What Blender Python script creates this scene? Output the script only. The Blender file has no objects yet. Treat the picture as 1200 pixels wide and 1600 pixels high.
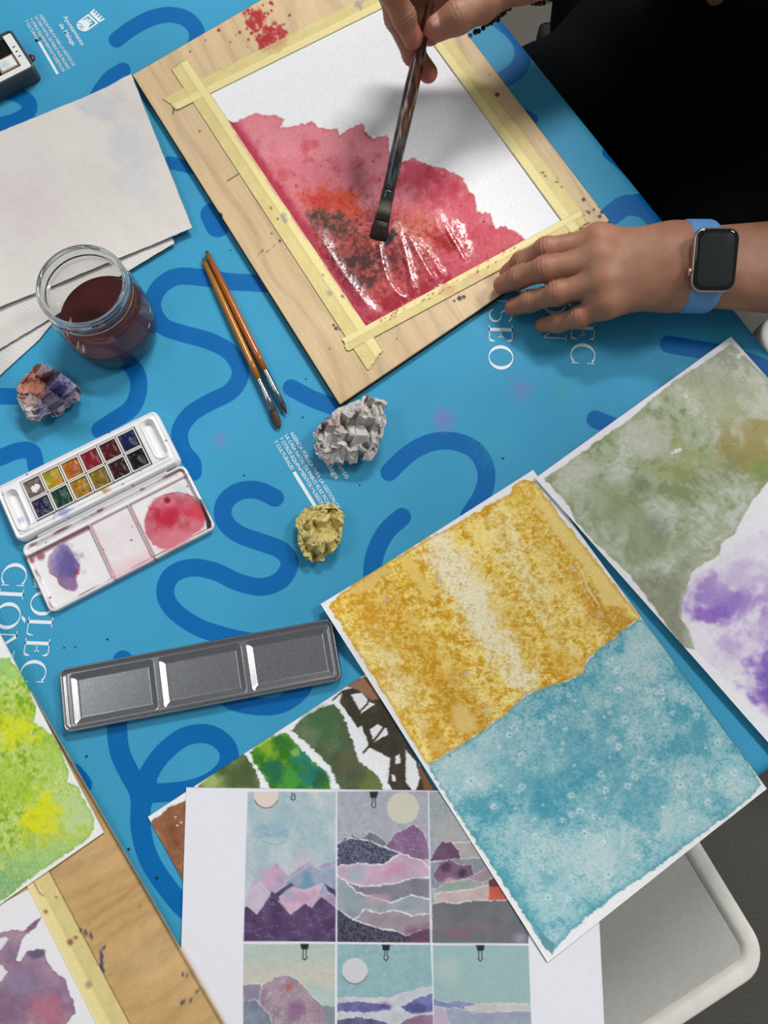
import bpy, bmesh, math
import numpy as np
from mathutils import Vector, Matrix

# ------------------------------------------------------------------ camera, world, lights, exposure
scene = bpy.context.scene
COL = scene.collection
T = 0.74                                  # height of the table top
F_PX, W_PX, H_PX = 1155.0, 1200.0, 1600.0
TILT, DIST = math.radians(13.0), 0.60
CAM = np.array([0.0, -DIST * math.sin(TILT), T + DIST * math.cos(TILT)])
cam_d = bpy.data.cameras.new('camera')
cam_d.sensor_fit = 'VERTICAL'; cam_d.sensor_height = 36.0; cam_d.lens = F_PX / H_PX * 36.0
cam_d.clip_start = 0.01
cam = bpy.data.objects.new('camera', cam_d); COL.objects.link(cam)
cam.location = CAM; cam.rotation_euler = (TILT, 0, 0)
scene.camera = cam

world = bpy.data.worlds.new('room_light'); scene.world = world
world.use_nodes = True
world.node_tree.nodes['Background'].inputs[0].default_value = (0.93, 0.97, 1.0, 1)
world.node_tree.nodes['Background'].inputs[1].default_value = 0.2

def area(name, loc, target, sx, sy, power, color=(1, 1, 1)):
    d = bpy.data.lights.new(name, 'AREA'); d.shape = 'RECTANGLE'
    d.size = sx; d.size_y = sy; d.energy = power; d.color = color
    o = bpy.data.objects.new(name, d); COL.objects.link(o)
    o.location = (loc[0], loc[1], T + loc[2])
    v = Vector((target[0] - loc[0], target[1] - loc[1], target[2] - loc[2]))
    o.rotation_euler = v.to_track_quat('-Z', 'Y').to_euler()
    return o
area('ceiling_lamp_far', (0.60, 1.75, 2.10), (0.0, 0.0, 0), 0.9, 0.2, 42, (1.0, 0.98, 0.95))
area('ceiling_lamp_right', (1.60, 0.75, 1.90), (0.1, 0.0, 0), 0.4, 0.4, 19, (1.0, 0.98, 0.95))
area('ceiling_lamp_left', (-1.4, 0.2, 1.90), (-0.1, 0.0, 0), 0.9, 0.5, 5.5, (0.95, 0.98, 1.0))

scene.view_settings.view_transform = 'Standard'
scene.view_settings.look = 'None'
scene.view_settings.gamma = 1.0
scene.view_settings.use_curve_mapping = False
scene.view_settings.exposure = 0.36

# ------------------------------------------------------------------ measuring: pixel of the photo -> point at height z above the table
CT, ST = math.cos(TILT), math.sin(TILT)
def at(px, py, z=0.0):
    dx, dy = (px - W_PX / 2) / F_PX, -(py - H_PX / 2) / F_PX
    d = np.array([dx, dy * CT + ST, dy * ST - CT])
    k = (T + z - CAM[2]) / d[2]
    return CAM + d * k
def proj(P):
    q = P - CAM
    yc = q[..., 1] * CT + q[..., 2] * ST
    zc = q[..., 1] * ST - q[..., 2] * CT
    return W_PX / 2 + F_PX * q[..., 0] / zc, H_PX / 2 - F_PX * yc / zc

# ------------------------------------------------------------------ numpy noise and shapes
def _hash(ix, iy, seed):
    h = (ix.astype(np.int64) * 374761393 + iy.astype(np.int64) * 668265263 + seed * 974634777) & 0xffffffff
    h = ((h ^ (h >> 13)) * 1274126177) & 0xffffffff
    h = (h ^ (h >> 16))
    return (h & 0xffff) / 65535.0
def vnoise(x, y, seed=0):
    ix, iy = np.floor(x), np.floor(y)
    fx, fy = x - ix, y - iy
    fx = fx * fx * fx * (fx * (fx * 6 - 15) + 10); fy = fy * fy * fy * (fy * (fy * 6 - 15) + 10)
    a, b = _hash(ix, iy, seed), _hash(ix + 1, iy, seed)
    c, d = _hash(ix, iy + 1, seed), _hash(ix + 1, iy + 1, seed)
    return a + (b - a) * fx + (c - a) * fy + (a - b - c + d) * fx * fy
def fbm(x, y, seed=0, octv=4):
    s, a, tot = 0.0, 0.5, 0.0
    ca, sa = math.cos(.6 + seed), math.sin(.6 + seed)
    for k in range(octv):                                # every octave is turned, so no lattice shows
        x, y = x * ca - y * sa, x * sa + y * ca
        s = s + a * vnoise(x + 17.3 * k, y - 9.1 * k, seed + k); tot += a; a *= 0.55; x, y = x * 2, y * 2
        ca, sa = .7986, .6018
    return s / tot                                   # 0..1, mean 0.5
def worley(x, y, seed=0):
    ix, iy = np.floor(x), np.floor(y)
    f1 = np.full(x.shape, 9.0); f2 = np.full(x.shape, 9.0)
    for i in (-1, 0, 1):
        for j in (-1, 0, 1):
            cx, cy = ix + i, iy + j
            d = np.hypot(cx + _hash(cx, cy, seed) - x, cy + _hash(cx, cy, seed + 7) - y)
            f2 = np.where(d < f1, f1, np.minimum(f2, d)); f1 = np.minimum(f1, d)
    return f1, f2
def sstep(a, b, x):
    t = np.clip((x - a) / (b - a), 0, 1); return t * t * (3 - 2 * t)
def seg_d(X, Y, ax, ay, bx, by):
    vx, vy = bx - ax, by - ay
    t = np.clip(((X - ax) * vx + (Y - ay) * vy) / max(vx * vx + vy * vy, 1e-12), 0, 1)
    return np.hypot(X - ax - t * vx, Y - ay - t * vy)
def poly_sd(X, Y, pts):
    d = np.full(X.shape, 1e9); ins = np.zeros(X.shape, bool)
    n = len(pts)
    for i in range(n):
        (ax, ay), (bx, by) = pts[i], pts[(i + 1) % n]
        d = np.minimum(d, seg_d(X, Y, ax, ay, bx, by))
        if ay != by:
            c = (Y < ay) != (Y < by)
            ins ^= c & (X < (bx - ax) * (Y - ay) / (by - ay) + ax)
    return np.where(ins, -d, d)
def smooth_line(pts, n=10):                          # Catmull-Rom through the points
    p = np.array(pts, float); p = np.vstack([2 * p[0] - p[1], p, 2 * p[-1] - p[-2]])
    out = []
    for i in range(1, len(p) - 2):
        for k in range(n):
            t = k / n
            out.append(0.5 * ((2 * p[i]) + (p[i + 1] - p[i - 1]) * t + (2 * p[i - 1] - 5 * p[i] + 4 * p[i + 1] - p[i + 2]) * t * t
                              + (3 * p[i] - p[i - 1] - 3 * p[i + 1] + p[i + 2]) * t ** 3))
    out.append(p[-2]); return np.array(out)
def rrect_sd(x, y, hx, hy, r):
    qx, qy = np.abs(x) - (hx - r), np.abs(y) - (hy - r)
    return np.hypot(np.maximum(qx, 0), np.maximum(qy, 0)) + np.minimum(np.maximum(qx, qy), 0) - r
def lin(c):
    c = np.clip(np.asarray(c, float) / 255.0, 0, 1)
    return np.where(c <= 0.04045, c / 12.92, ((c + 0.055) / 1.055) ** 2.4)

class Paint:                                          # pigment laid on a surface, sampled at its vertices
    def __init__(s, X, Y, rgb):
        s.X, s.Y = np.asarray(X, float).ravel(), np.asarray(Y, float).ravel()
        s.c = np.tile(np.array(rgb, float), (s.X.size, 1))
    def mix(s, m, rgb):
        rgb = np.asarray(rgb, float); m = np.clip(m, 0, 1)[:, None]
        s.c = s.c * (1 - m) + rgb * m; return s
    def near(s, pts, mrg):
        p = np.array(pts); lo, hi = p.min(0) - mrg, p.max(0) + mrg
        return np.where((s.X > lo[0]) & (s.X < hi[0]) & (s.Y > lo[1]) & (s.Y < hi[1]))[0]
    def sd(s, pts, jit=0, fr=0.1, seed=0, mrg=25):
        i = s.near(pts, mrg + jit); X, Y = s.X[i], s.Y[i]
        if jit:
            X, Y = X + jit * 2 * (fbm(X * fr, Y * fr, seed) - .5), Y + jit * 2 * (fbm(X * fr + 50, Y * fr, seed + 3) - .5)
        d = np.full(s.X.shape, 1e3); d[i] = poly_sd(X, Y, pts); return d
    def poly(s, pts, rgb, a=1.0, jit=0, fr=0.1, soft=1.0, seed=0, edge=None, ew=2.0, var=0, vf=0.05):
        d = s.sd(pts, jit, fr, seed, 25 + soft)
        if edge is not None:
            s.mix(sstep(soft, -soft, d - ew * (0.4 + 1.2 * fbm(s.X * .15, s.Y * .15, seed + 9, 2))), edge)
        col = np.array(rgb, float)
        if var:
            n = (fbm(s.X * vf, s.Y * vf, seed + 5) - .5)[:, None] * 2
            col = col + n * var
        s.mix(sstep(soft, -soft, d) * a, col); return d
    def blob(s, x, y, r, rgb, a=1.0, jit=.5, fr=.06, seed=0, ry=None, ang=0):
        ca, sa = math.cos(ang), math.sin(ang); ry = ry or r
        u = ((s.X - x) * ca + (s.Y - y) * sa) / r; v = (-(s.X - x) * sa + (s.Y - y) * ca) / ry
        i = np.where((abs(u) < 2.2) & (abs(v) < 2.2))[0]
        m = np.zeros(s.X.shape)
        q = np.hypot(u[i], v[i]) + jit * 2 * (fbm(s.X[i] * fr, s.Y[i] * fr, seed + 31) - .5)
        m[i] = sstep(1.25, .35, q); s.mix(m * a, rgb); return s
    def dot(s, x, y, r, rgb, a=1.0):
        s.mix(sstep(r + .7, r - .7, np.hypot(s.X - x, s.Y - y)) * a, rgb); return s
    def line(s, pts, w, rgb, a=1.0, soft=.8):
        i = s.near(pts, w + 4); d = np.full(s.X.shape, 99.)
        for p, q in zip(pts[:-1], pts[1:]):
            d[i] = np.minimum(d[i], seg_d(s.X[i], s.Y[i], *p, *q))
        s.mix(sstep(w / 2 + soft, w / 2 - soft, d) * a, rgb); return s
    def grain(s, amp, f, seed=0, octv=2):
        s.c = s.c + (fbm(s.X * f, s.Y * f, seed, octv) - .5)[:, None] * 2 * amp; return s

# ------------------------------------------------------------------ meshes and objects
def thing(name, label, cat, loc, group=None):
    o = bpy.data.objects.new(name, None); COL.objects.link(o)
    o.location = tuple(float(v) for v in loc); o.empty_display_size = .02
    tag(o, label, cat, group); return o
def tag(o, label=None, cat=None, group=None, kind=None):
    for k, v in (('label', label), ('category', cat), ('group', group), ('kind', kind)):
        if v: o[k] = v
    return o
def root_loc(p):
    v = np.zeros(3)
    while p is not None:
        v += np.array(p.location); p = p.parent
    return v
def obj(name, V, Fs, mat, parent=None, smooth=True, loc=None, attrs=None, quads=True):
    """V: world coordinates. Fs: (n,4)/(n,3) array or list of faces."""
    V = np.asarray(V, float)
    base = root_loc(parent) if parent is not None else (np.array(loc, float) if loc is not None else
           np.array([*(V.min(0)[:2] + V.max(0)[:2]) / 2, V[:, 2].min()]))
    me = bpy.data.meshes.new(name)
    L = V - base
    if isinstance(Fs, np.ndarray):
        n, k = Fs.shape
        me.vertices.add(len(L)); me.vertices.foreach_set('co', L.astype(np.float32).ravel())
        me.loops.add(n * k); me.loops.foreach_set('vertex_index', Fs.astype(np.int32).ravel())
        me.polygons.add(n); me.polygons.foreach_set('loop_start', np.arange(0, n * k, k, dtype=np.int32))
        me.update(calc_edges=True); me.validate()
    else:
        me.from_pydata([tuple(v) for v in L], [], [list(f) for f in Fs]); me.update()
    me.polygons.foreach_set('use_smooth', np.full(len(me.polygons), smooth))
    for k, a in (attrs or {}).items():
        a = np.asarray(a, np.float32)
        if a.ndim == 2:
            A = me.attributes.new(k, 'FLOAT_COLOR', 'POINT'); c = np.ones((len(L), 4), np.float32); c[:, :3] = a
            A.data.foreach_set('color', c.ravel())
        else:
            A = me.attributes.new(k, 'FLOAT', 'POINT'); A.data.foreach_set('value', a.ravel())
    if mat is not None:
        for m in (mat if isinstance(mat, (list, tuple)) else [mat]): me.materials.append(m)
    o = bpy.data.objects.new(name, me); COL.objects.link(o)
    if parent is not None: o.parent = parent
    else: o.location = tuple(base)
    return o
def grid_faces(ny, nx, off=0):
    i = (np.arange(ny - 1)[:, None] * nx + np.arange(nx - 1)[None, :]).ravel() + off
    return np.stack([i, i + nx, i + nx + 1, i + 1], 1)
def ring_idx(ny, nx):
    return np.concatenate([np.arange(nx), np.arange(1, ny) * nx + nx - 1, (ny - 1) * nx + np.arange(nx - 2, -1, -1), np.arange(ny - 2, 0, -1) * nx])
def slab(name, G, mat, thick, parent=None, attrs=None, loc=None, flat_bottom=None, smooth=True):
    """closed slab under the surface G (ny,nx,3); attrs are arrays over the ny*nx surface points"""
    ny, nx, _ = G.shape
    V = G.reshape(-1, 3); r = ring_idx(ny, nx); low = V[r].copy()
    if flat_bottom is not None: low[:, 2] = flat_bottom
    else: low[:, 2] -= thick
    n0 = len(V); m = len(r); allV = np.vstack([V, low, low.mean(0)[None]])
    f = grid_faces(ny, nx)
    # orientation: make top normals point up
    a, b, c = allV[f[len(f) // 2][0]], allV[f[len(f) // 2][1]], allV[f[len(f) // 2][2]]
    up = np.cross(b - a, c - a)[2] > 0
    if not up: f = f[:, ::-1]
    k = np.arange(m); k2 = (k + 1) % m
    s = np.stack([r[k], n0 + k, n0 + k2, r[k2]], 1)
    if not up: pass
    fl = np.vstack([f, s]); bt = np.stack([n0 + k, np.full(m, n0 + m), n0 + k2], 1)
    A = {}
    for q, v in (attrs or {}).items():
        v = np.asarray(v); A[q] = np.concatenate([v, v[r], v[r].mean(0, keepdims=True)])
    bq = np.stack([n0 + k, np.full(m, n0 + m), n0 + k2, n0 + k2], 1)
    o = obj(name, allV, [list(x) for x in fl] + [list(x) for x in bt] if len(fl) < 3000 else fl, mat, parent, smooth, loc, A)
    return o
def quad_grid(cor, nx, ny, z=0.0):
    """world grid between four photo corners (u: cor0->cor1, v: cor0->cor3)"""
    c = [at(*p, z) for p in cor]
    u = np.linspace(0, 1, nx)[None, :, None]; v = np.linspace(0, 1, ny)[:, None, None]
    return (c[0] * (1 - u) * (1 - v) + c[1] * u * (1 - v) + c[2] * u * v + c[3] * (1 - u) * v)
def side_normals(px, py, cor):
    pass

# ------------------------------------------------------------------ materials
def nodes(name):
    m = bpy.data.materials.new(name); m.use_nodes = True
    nt = m.node_tree; return m, nt, nt.nodes['Principled BSDF']
def mat(name, rgb, rough=.5, metal=0.0, noise=0.0, nscale=200, bump=0.0, bscale=300, spec=.5, coat=0, trans=0, ior=1.45, sheen=0):
    m, nt, b = nodes(name); N, L = nt.nodes, nt.links
    b.inputs['Roughness'].default_value = rough; b.inputs['Metallic'].default_value = metal
    b.inputs['Specular IOR Level'].default_value = spec; b.inputs['Coat Weight'].default_value = coat
    b.inputs['Transmission Weight'].default_value = trans; b.inputs['IOR'].default_value = ior
    c = lin(rgb); tc = N.new('ShaderNodeTexCoord')
    nz = N.new('ShaderNodeTexNoise'); nz.inputs['Scale'].default_value = nscale; nz.inputs['Detail'].default_value = 3
    L.new(tc.outputs['Object'], nz.inputs['Vector'])
    mr = N.new('ShaderNodeMapRange'); mr.inputs['From Min'].default_value = .3; mr.inputs['From Max'].default_value = .7
    mr.inputs['To Min'].default_value = 1 - noise; mr.inputs['To Max'].default_value = 1 + noise
    L.new(nz.outputs['Fac'], mr.inputs['Value'])
    mx = N.new('ShaderNodeVectorMath'); mx.operation = 'SCALE'; mx.inputs[0].default_value = tuple(c)
    L.new(mr.outputs['Result'], mx.inputs['Scale']); L.new(mx.outputs['Vector'], b.inputs['Base Color'])
    if bump:
        n2 = N.new('ShaderNodeTexNoise'); n2.inputs['Scale'].default_value = bscale; n2.inputs['Detail'].default_value = 4
        L.new(tc.outputs['Object'], n2.inputs['Vector'])
        bp = N.new('ShaderNodeBump'); bp.inputs['Strength'].default_value = bump; bp.inputs['Distance'].default_value = .001
        L.new(n2.outputs['Fac'], bp.inputs['Height']); L.new(bp.outputs['Normal'], b.inputs['Normal'])
    return m
def mat_paint(name, rough=.8, grain=.06, gscale=900, bump=.1, bscale=700, wet=None, spec=.3, bdist=.0006, metal=0.0):
    """pigment from the surface's own colour attribute, with paper grain"""
    m, nt, b = nodes(name); N, L = nt.nodes, nt.links
    at_ = N.new('ShaderNodeAttribute'); at_.attribute_name = 'Col'
    tc = N.new('ShaderNodeTexCoord')
    nz = N.new('ShaderNodeTexNoise'); nz.inputs['Scale'].default_value = gscale; nz.inputs['Detail'].default_value = 3
    L.new(tc.outputs['Object'], nz.inputs['Vector'])
    mr = N.new('ShaderNodeMapRange'); mr.inputs['From Min'].default_value = .3; mr.inputs['From Max'].default_value = .7
    mr.inputs['To Min'].default_value = 1 - grain; mr.inputs['To Max'].default_value = 1 + grain
    L.new(nz.outputs['Fac'], mr.inputs['Value'])
    mx = N.new('ShaderNodeVectorMath'); mx.operation = 'SCALE'
    L.new(at_.outputs['Color'], mx.inputs[0]); L.new(mr.outputs['Result'], mx.inputs['Scale'])
    L.new(mx.outputs['Vector'], b.inputs['Base Color'])
    b.inputs['Roughness'].default_value = rough; b.inputs['Specular IOR Level'].default_value = spec
    b.inputs['Metallic'].default_value = metal
    if wet:
        a2 = N.new('ShaderNodeAttribute'); a2.attribute_name = 'Wet'
        r = N.new('ShaderNodeMapRange'); r.inputs['To Min'].default_value = rough; r.inputs['To Max'].default_value = wet
        L.new(a2.outputs['Fac'], r.inputs['Value']); L.new(r.outputs['Result'], b.inputs['Roughness'])
    if bump:
        n2 = N.new('ShaderNodeTexNoise'); n2.inputs['Scale'].default_value = bscale; n2.inputs['Detail'].default_value = 4
        L.new(tc.outputs['Object'], n2.inputs['Vector'])
        bp = N.new('ShaderNodeBump'); bp.inputs['Strength'].default_value = bump; bp.inputs['Distance'].default_value = bdist
        L.new(n2.outputs['Fac'], bp.inputs['Height']); L.new(bp.outputs['Normal'], b.inputs['Normal'])
    return m
M = {}
M['paper'] = mat_paint('painted_paper', .85, .05, 1100, .12, 800)
M['wetpaper'] = mat_paint('wet_painted_paper', .85, .06, 900, .22, 520, wet=.16, spec=.5, bdist=.0010)
M['print'] = mat_paint('printed_paper', .55, .03, 1500, .03, 900, spec=.35)
M['wood'] = mat_paint('plywood', .55, .05, 700, .12, 900)
M['tape'] = mat_paint('masking_tape', .55, .05, 600, .35, 500)
M['plastic'] = mat_paint('stained_white_plastic', .28, .02, 500, .03, 300, spec=.5, wet=.05)
M['crumple'] = mat_paint('crumpled_paper', .85, .05, 900, .25, 900)
M['towel'] = mat_paint('paper_towel', .95, .03, 1200, 0)
M['skin'] = mat_paint('skin', .5, .05, 900, .25, 700, spec=.4, bdist=.0005)
M['varnish'] = mat_paint('painted_handle', .2, .05, 300, .05, 400, spec=.6)
M['black_cloth'] = mat('black_cloth', (6, 7, 9), .95, noise=.3, nscale=900, bump=.15, bscale=1500, spec=.1)
M['black_plastic'] = mat('black_plastic', (9, 10, 11), .6, noise=.1, bump=.1, spec=.2)
M['ink'] = mat('white_print', (222, 230, 234), .5, noise=.02)
M['ink_blue'] = mat('blue_print', (62, 150, 190), .5, noise=.02)
M['steel'] = mat('steel', (150, 150, 150), .25, 1.0, noise=.05)

# ------------------------------------------------------------------ setting: floor, table, vinyl tablecloth
def floor_build():
    n = 60
    gx, gy = np.meshgrid(np.linspace(-2.2, 2.2, n), np.linspace(-2.2, 2.2, n))
    G = np.stack([gx, gy, gx * 0], -1)
    m = mat('speckled_floor', (84, 81, 74), .55, noise=.16, nscale=240, bump=.05, bscale=60)
    o = slab('floor', G, m, .02, loc=(0, 0, 0)); tag(o, 'grey brown speckled floor under the table', None, None, 'structure')
floor_build()

E1 = np.array([0.53149594, -0.84706084, 0.0]); E2 = np.array([-E1[1], E1[0], 0.0])     # along the far edge / outwards across it
PE = at(800, 40); KC = PE + E1 * (((at(1200, 1212) - PE) @ E1))                          # table corner on the right
RAD = 0.012
def table_build():
    t = thing('table', 'large table under the blue printed vinyl cloth', 'table', (*(KC - E1 * .7 - E2 * .6)[:2], 0))
    m = mat('table_board', (150, 140, 125), .6, noise=.1, nscale=30)
    s = np.linspace(-1.4, -.014, 6); q = np.linspace(-1.2, -.014, 6)
    G = KC + s[None, :, None] * E1 + q[:, None, None] * E2; G[..., 2] = T - .0012
    slab('tabletop', G, m, .028, t, smooth=False)
    for a in (-1.32, -.09):
        for b in (-1.12, -.09):
            c = KC + a * E1 + b * E2; w = .025; V = []
            for z in (0, T - .0294):
                for i, j in ((-w, -w), (w, -w), (w, w), (-w, w)):
                    p = c + i * E1 + j * E2; V.append((p[0], p[1], z))
            obj('leg', V, [(3, 2, 1, 0), (4, 5, 6, 7), (0, 1, 5, 4), (1, 2, 6, 5), (2, 3, 7, 6), (3, 0, 4, 7)], M['steel'], t, False)
table_build()

STROKES = [  # (pixel path of a blue band, width in px)
 ([(182, 62), (205, 45), (235, 29), (265, 23), (292, 30), (307, 48), (305, 70), (290, 90)], 25),
 ([(192, 110), (172, 123), (155, 146), (145, 170)], 25),
 ([(-20, 140), (0, 142), (22, 146), (42, 157), (46, 171), (32, 185), (5, 194), (-20, 198)], 24),
 ([(780, 30), (805, 52), (817, 75), (814, 100), (797, 118), (770, 130), (740, 125)], 28),
 ([(820, 180), (832, 187)], 18), ([(952, 238), (985, 262)], 22),
 ([(955, 336), (975, 322), (1000, 318), (1030, 300)], 33), ([(985, 322), (1010, 330), (1030, 355), (1040, 380)], 28),
 ([(420, 444), (393, 442), (358, 440), (318, 434), (278, 432), (252, 446), (239, 468), (241, 490), (257, 511), (285, 521), (330, 534), (362, 553), (376, 583), (361, 611), (325, 630), (297, 648), (281, 674), (285, 703), (300, 722), (302, 738)], 27),
 ([(196, 560), (214, 585), (216, 612), (205, 638), (178, 657), (156, 672)], 27),
 ([(-20, 618), (0, 619), (45, 620)], 26),
 ([(-20, 724), (5, 713), (30, 704), (50, 706), (56, 728), (60, 750)], 26),
 ([(455, 606), (490, 624), (535, 640)], 27),
 ([(608, 738), (640, 708), (675, 691), (712, 690), (745, 706), (760, 738), (754, 772), (733, 805)], 28),
 ([(628, 808), (604, 830), (588, 860), (582, 890), (585, 925)], 29),
 ([(430, 778), (402, 766), (373, 768), (351, 786), (350, 812), (372, 834), (410, 848), (440, 860), (453, 880), (440, 905), (411, 917), (373, 910), (336, 893), (299, 887), (268, 899), (258, 926), (271, 953), (308, 979), (355, 995), (420, 1010), (465, 1035), (475, 1070), (445, 1098), (405, 1104), (360, 1094), (345, 1070)], 28),
 ([(192, 1032), (184, 1070), (183, 1140), (188, 1177), (203, 1210), (219, 1243), (220, 1295), (233, 1343), (262, 1388), (295, 1425), (340, 1450)], 32),
 ([(223, 1250), (230, 1215), (252, 1180), (287, 1152), (325, 1147), (353, 1165), (357, 1192), (335, 1218), (295, 1234), (235, 1240)], 30),
 ([(112, 1212), (124, 1226)], 40),
 ([(1045, 538), (1090, 546), (1140, 556), (1200, 578), (1240, 610)], 28),
 ([(930, 655), (970, 672), (1020, 700)], 28), ([(332, 336), (340, 352)], 38), ([(264, 254), (300, 262)], 20)]

def cloth_build():
    vis0, step = -.86, .0026
    s = np.concatenate([np.linspace(-1.4, vis0, 18)[:-1], np.arange(vis0, .12, step)])
    q = np.concatenate([np.linspace(-1.2, -.84, 14)[:-1], np.arange(-.84, .12, step)])
    def prof(v):                                     # arc length past the edge -> horizontal place, drop
        a = np.clip((v + RAD) / RAD, 0, math.pi / 2)
        h = np.where(v < -RAD, v, -RAD + RAD * np.sin(a)); d = np.where(v < -RAD, 0, RAD * (1 - np.cos(a)))
        e = v + RAD - RAD * math.pi / 2
        return h, d + np.maximum(e, 0)
    hs, ds = prof(s); hq, dq = prof(q)
    G = KC + hs[None, :, None] * E1 + hq[:, None, None] * E2
    G[..., 2] = T - np.maximum(ds[None, :], dq[:, None]) - .15 * np.minimum(ds[None, :], dq[:, None])
    flat = KC + s[None, :, None] * E1 + q[:, None, None] * E2
    G[..., 2] += 0
    X, Y = [a.ravel() for a in proj(flat)]
    d = np.full(X.shape, 60.0)
    for pts, w in STROKES:
        L = smooth_line(pts, 6)
        i = np.where((X > L[:, 0].min() - 60) & (X < L[:, 0].max() + 60) & (Y > L[:, 1].min() - 60) & (Y < L[:, 1].max() + 60))[0]
        for p, r in zip(L[:-1], L[1:]):
            d[i] = np.minimum(d[i], seg_d(X[i], Y[i], *p, *r) - w / 2)
    P = Paint(X, Y, (0, 0, 0))
    for x, y, r, a in ((692, 655, 18, .5), (345, 690, 14, .35), (815, 610, 20, .3), (700, 300, 10, .3), (290, 815, 20, .3), (160, 760, 22, .3)):
        P.blob(x, y, r, (1, 0, 0), a, jit=.9, fr=.2, seed=int(x))
    for x, y, r, a in ((882, 612, 20, .35), (770, 700, 30, .2)):
        P.blob(x, y, r, (0, 1, 0), a, jit=.9, fr=.2, seed=int(x))
    SPECKS = []
    for x, y, r in ((786, 716, 3), (478, 592, 2), (562, 758, 2), (381, 743, 2), (473, 652, 2), (57, 63, 4), (62, 60, 3), (245, 1372, 3), (135, 1182, 2.5), (100, 1012, 2), (118, 1011, 2), (168, 999, 2.5), (360, 391, 2), (201, 1327, 2.5), (88, 640, 2)):
        SPECKS.append((x, y, r))
    m, nt, b = nodes('printed_vinyl'); N, L = nt.nodes, nt.links
    ad = N.new('ShaderNodeAttribute'); ad.attribute_name = 'Band'
    r = N.new('ShaderNodeMapRange'); r.inputs['From Min'].default_value = -.8; r.inputs['From Max'].default_value = .8
    r.inputs['To Min'].default_value = 1; r.inputs['To Max'].default_value = 0
    L.new(ad.outputs['Fac'], r.inputs['Value'])
    mx = N.new('ShaderNodeMix'); mx.data_type = 'RGBA'
    mx.inputs[6].default_value = (*lin((60, 151, 190)), 1); mx.inputs[7].default_value = (*lin((0, 99, 167)), 1)
    L.new(r.outputs['Result'], mx.inputs[0])
    st = N.new('ShaderNodeAttribute'); st.attribute_name = 'Stain'
    sp = N.new('ShaderNodeSeparateColor'); L.new(st.outputs['Color'], sp.inputs[0])
    prev = mx.outputs[2]
    for ch, colr in (('Red', (132, 105, 180)), ('Green', (60, 160, 150)), ('Blue', (8, 25, 50))):
        k = N.new('ShaderNodeMix'); k.data_type = 'RGBA'; k.inputs[7].default_value = (*lin(colr), 1)
        L.new(sp.outputs[ch], k.inputs[0]); L.new(prev, k.inputs[6]); prev = k.outputs[2]
    tc = N.new('ShaderNodeTexCoord')
    nz = N.new('ShaderNodeTexNoise'); nz.inputs['Scale'].default_value = 14; nz.inputs['Detail'].default_value = 4
    L.new(tc.outputs['Object'], nz.inputs['Vector'])
    mr = N.new('ShaderNodeMapRange'); mr.inputs['From Min'].default_value = .3; mr.inputs['From Max'].default_value = .7
    mr.inputs['To Min'].default_value = .95; mr.inputs['To Max'].default_value = 1.05
    L.new(nz.outputs['Fac'], mr.inputs['Value'])
    sc = N.new('ShaderNodeVectorMath'); sc.operation = 'SCALE'; L.new(prev, sc.inputs[0]); L.new(mr.outputs['Result'], sc.inputs['Scale'])
    L.new(sc.outputs['Vector'], b.inputs['Base Color'])
    b.inputs['Roughness'].default_value = .52; b.inputs['Specular IOR Level'].default_value = .16
    mp = N.new('ShaderNodeMapping'); mp.inputs['Rotation'].default_value = (0, 0, math.atan2(E1[1], E1[0]))
    mp.vector_type = 'TEXTURE'; L.new(tc.outputs['Object'], mp.inputs['Vector'])
    hs_ = []
    for dr in ('X', 'Y'):
        w = N.new('ShaderNodeTexWave'); w.wave_type = 'BANDS'; w.bands_direction = dr; w.inputs['Scale'].default_value = 105
        w.inputs['Distortion'].default_value = .6; w.inputs['Detail'].default_value = 1; L.new(mp.outputs['Vector'], w.inputs['Vector']); hs_.append(w)
    ml = N.new('ShaderNodeMath'); ml.operation = 'MULTIPLY'
    L.new(hs_[0].outputs['Fac'], ml.inputs[0]); L.new(hs_[1].outputs['Fac'], ml.inputs[1])
    bp = N.new('ShaderNodeBump'); bp.inputs['Strength'].default_value = .22; bp.inputs['Distance'].default_value = .0005
    L.new(ml.outputs['Value'], bp.inputs['Height']); L.new(bp.outputs['Normal'], b.inputs['Normal'])
    root = thing('tablecloth', 'light blue vinyl tablecloth with dark blue looping bands and white lettering, covering the table', 'tablecloth', (*(KC - E1 * .7 - E2 * .6)[:2], T))
    slab('vinyl_sheet', G, m, .0008, root, {'Band': d, 'Stain': P.c})
    V, F_ = [], []
    for x, y, r in SPECKS:
        c = at(x, y, .0003); k = len(V); V += [c + np.array([math.cos(t), (.7 + .3 * (int(x) % 2)) * math.sin(t), 0]) * r * .00042 * (1 + .25 * math.sin(3 * t + x)) for t in np.linspace(0, 2 * math.pi, 11)[:-1]]; F_.append(list(range(k, k + 10)))
    tag(obj('paint_specks', V, F_, mat('dark_paint_speck', (14, 40, 70), .4), root, False), None, None, None, 'stuff')
    return root
CLOTH = cloth_build()

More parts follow.
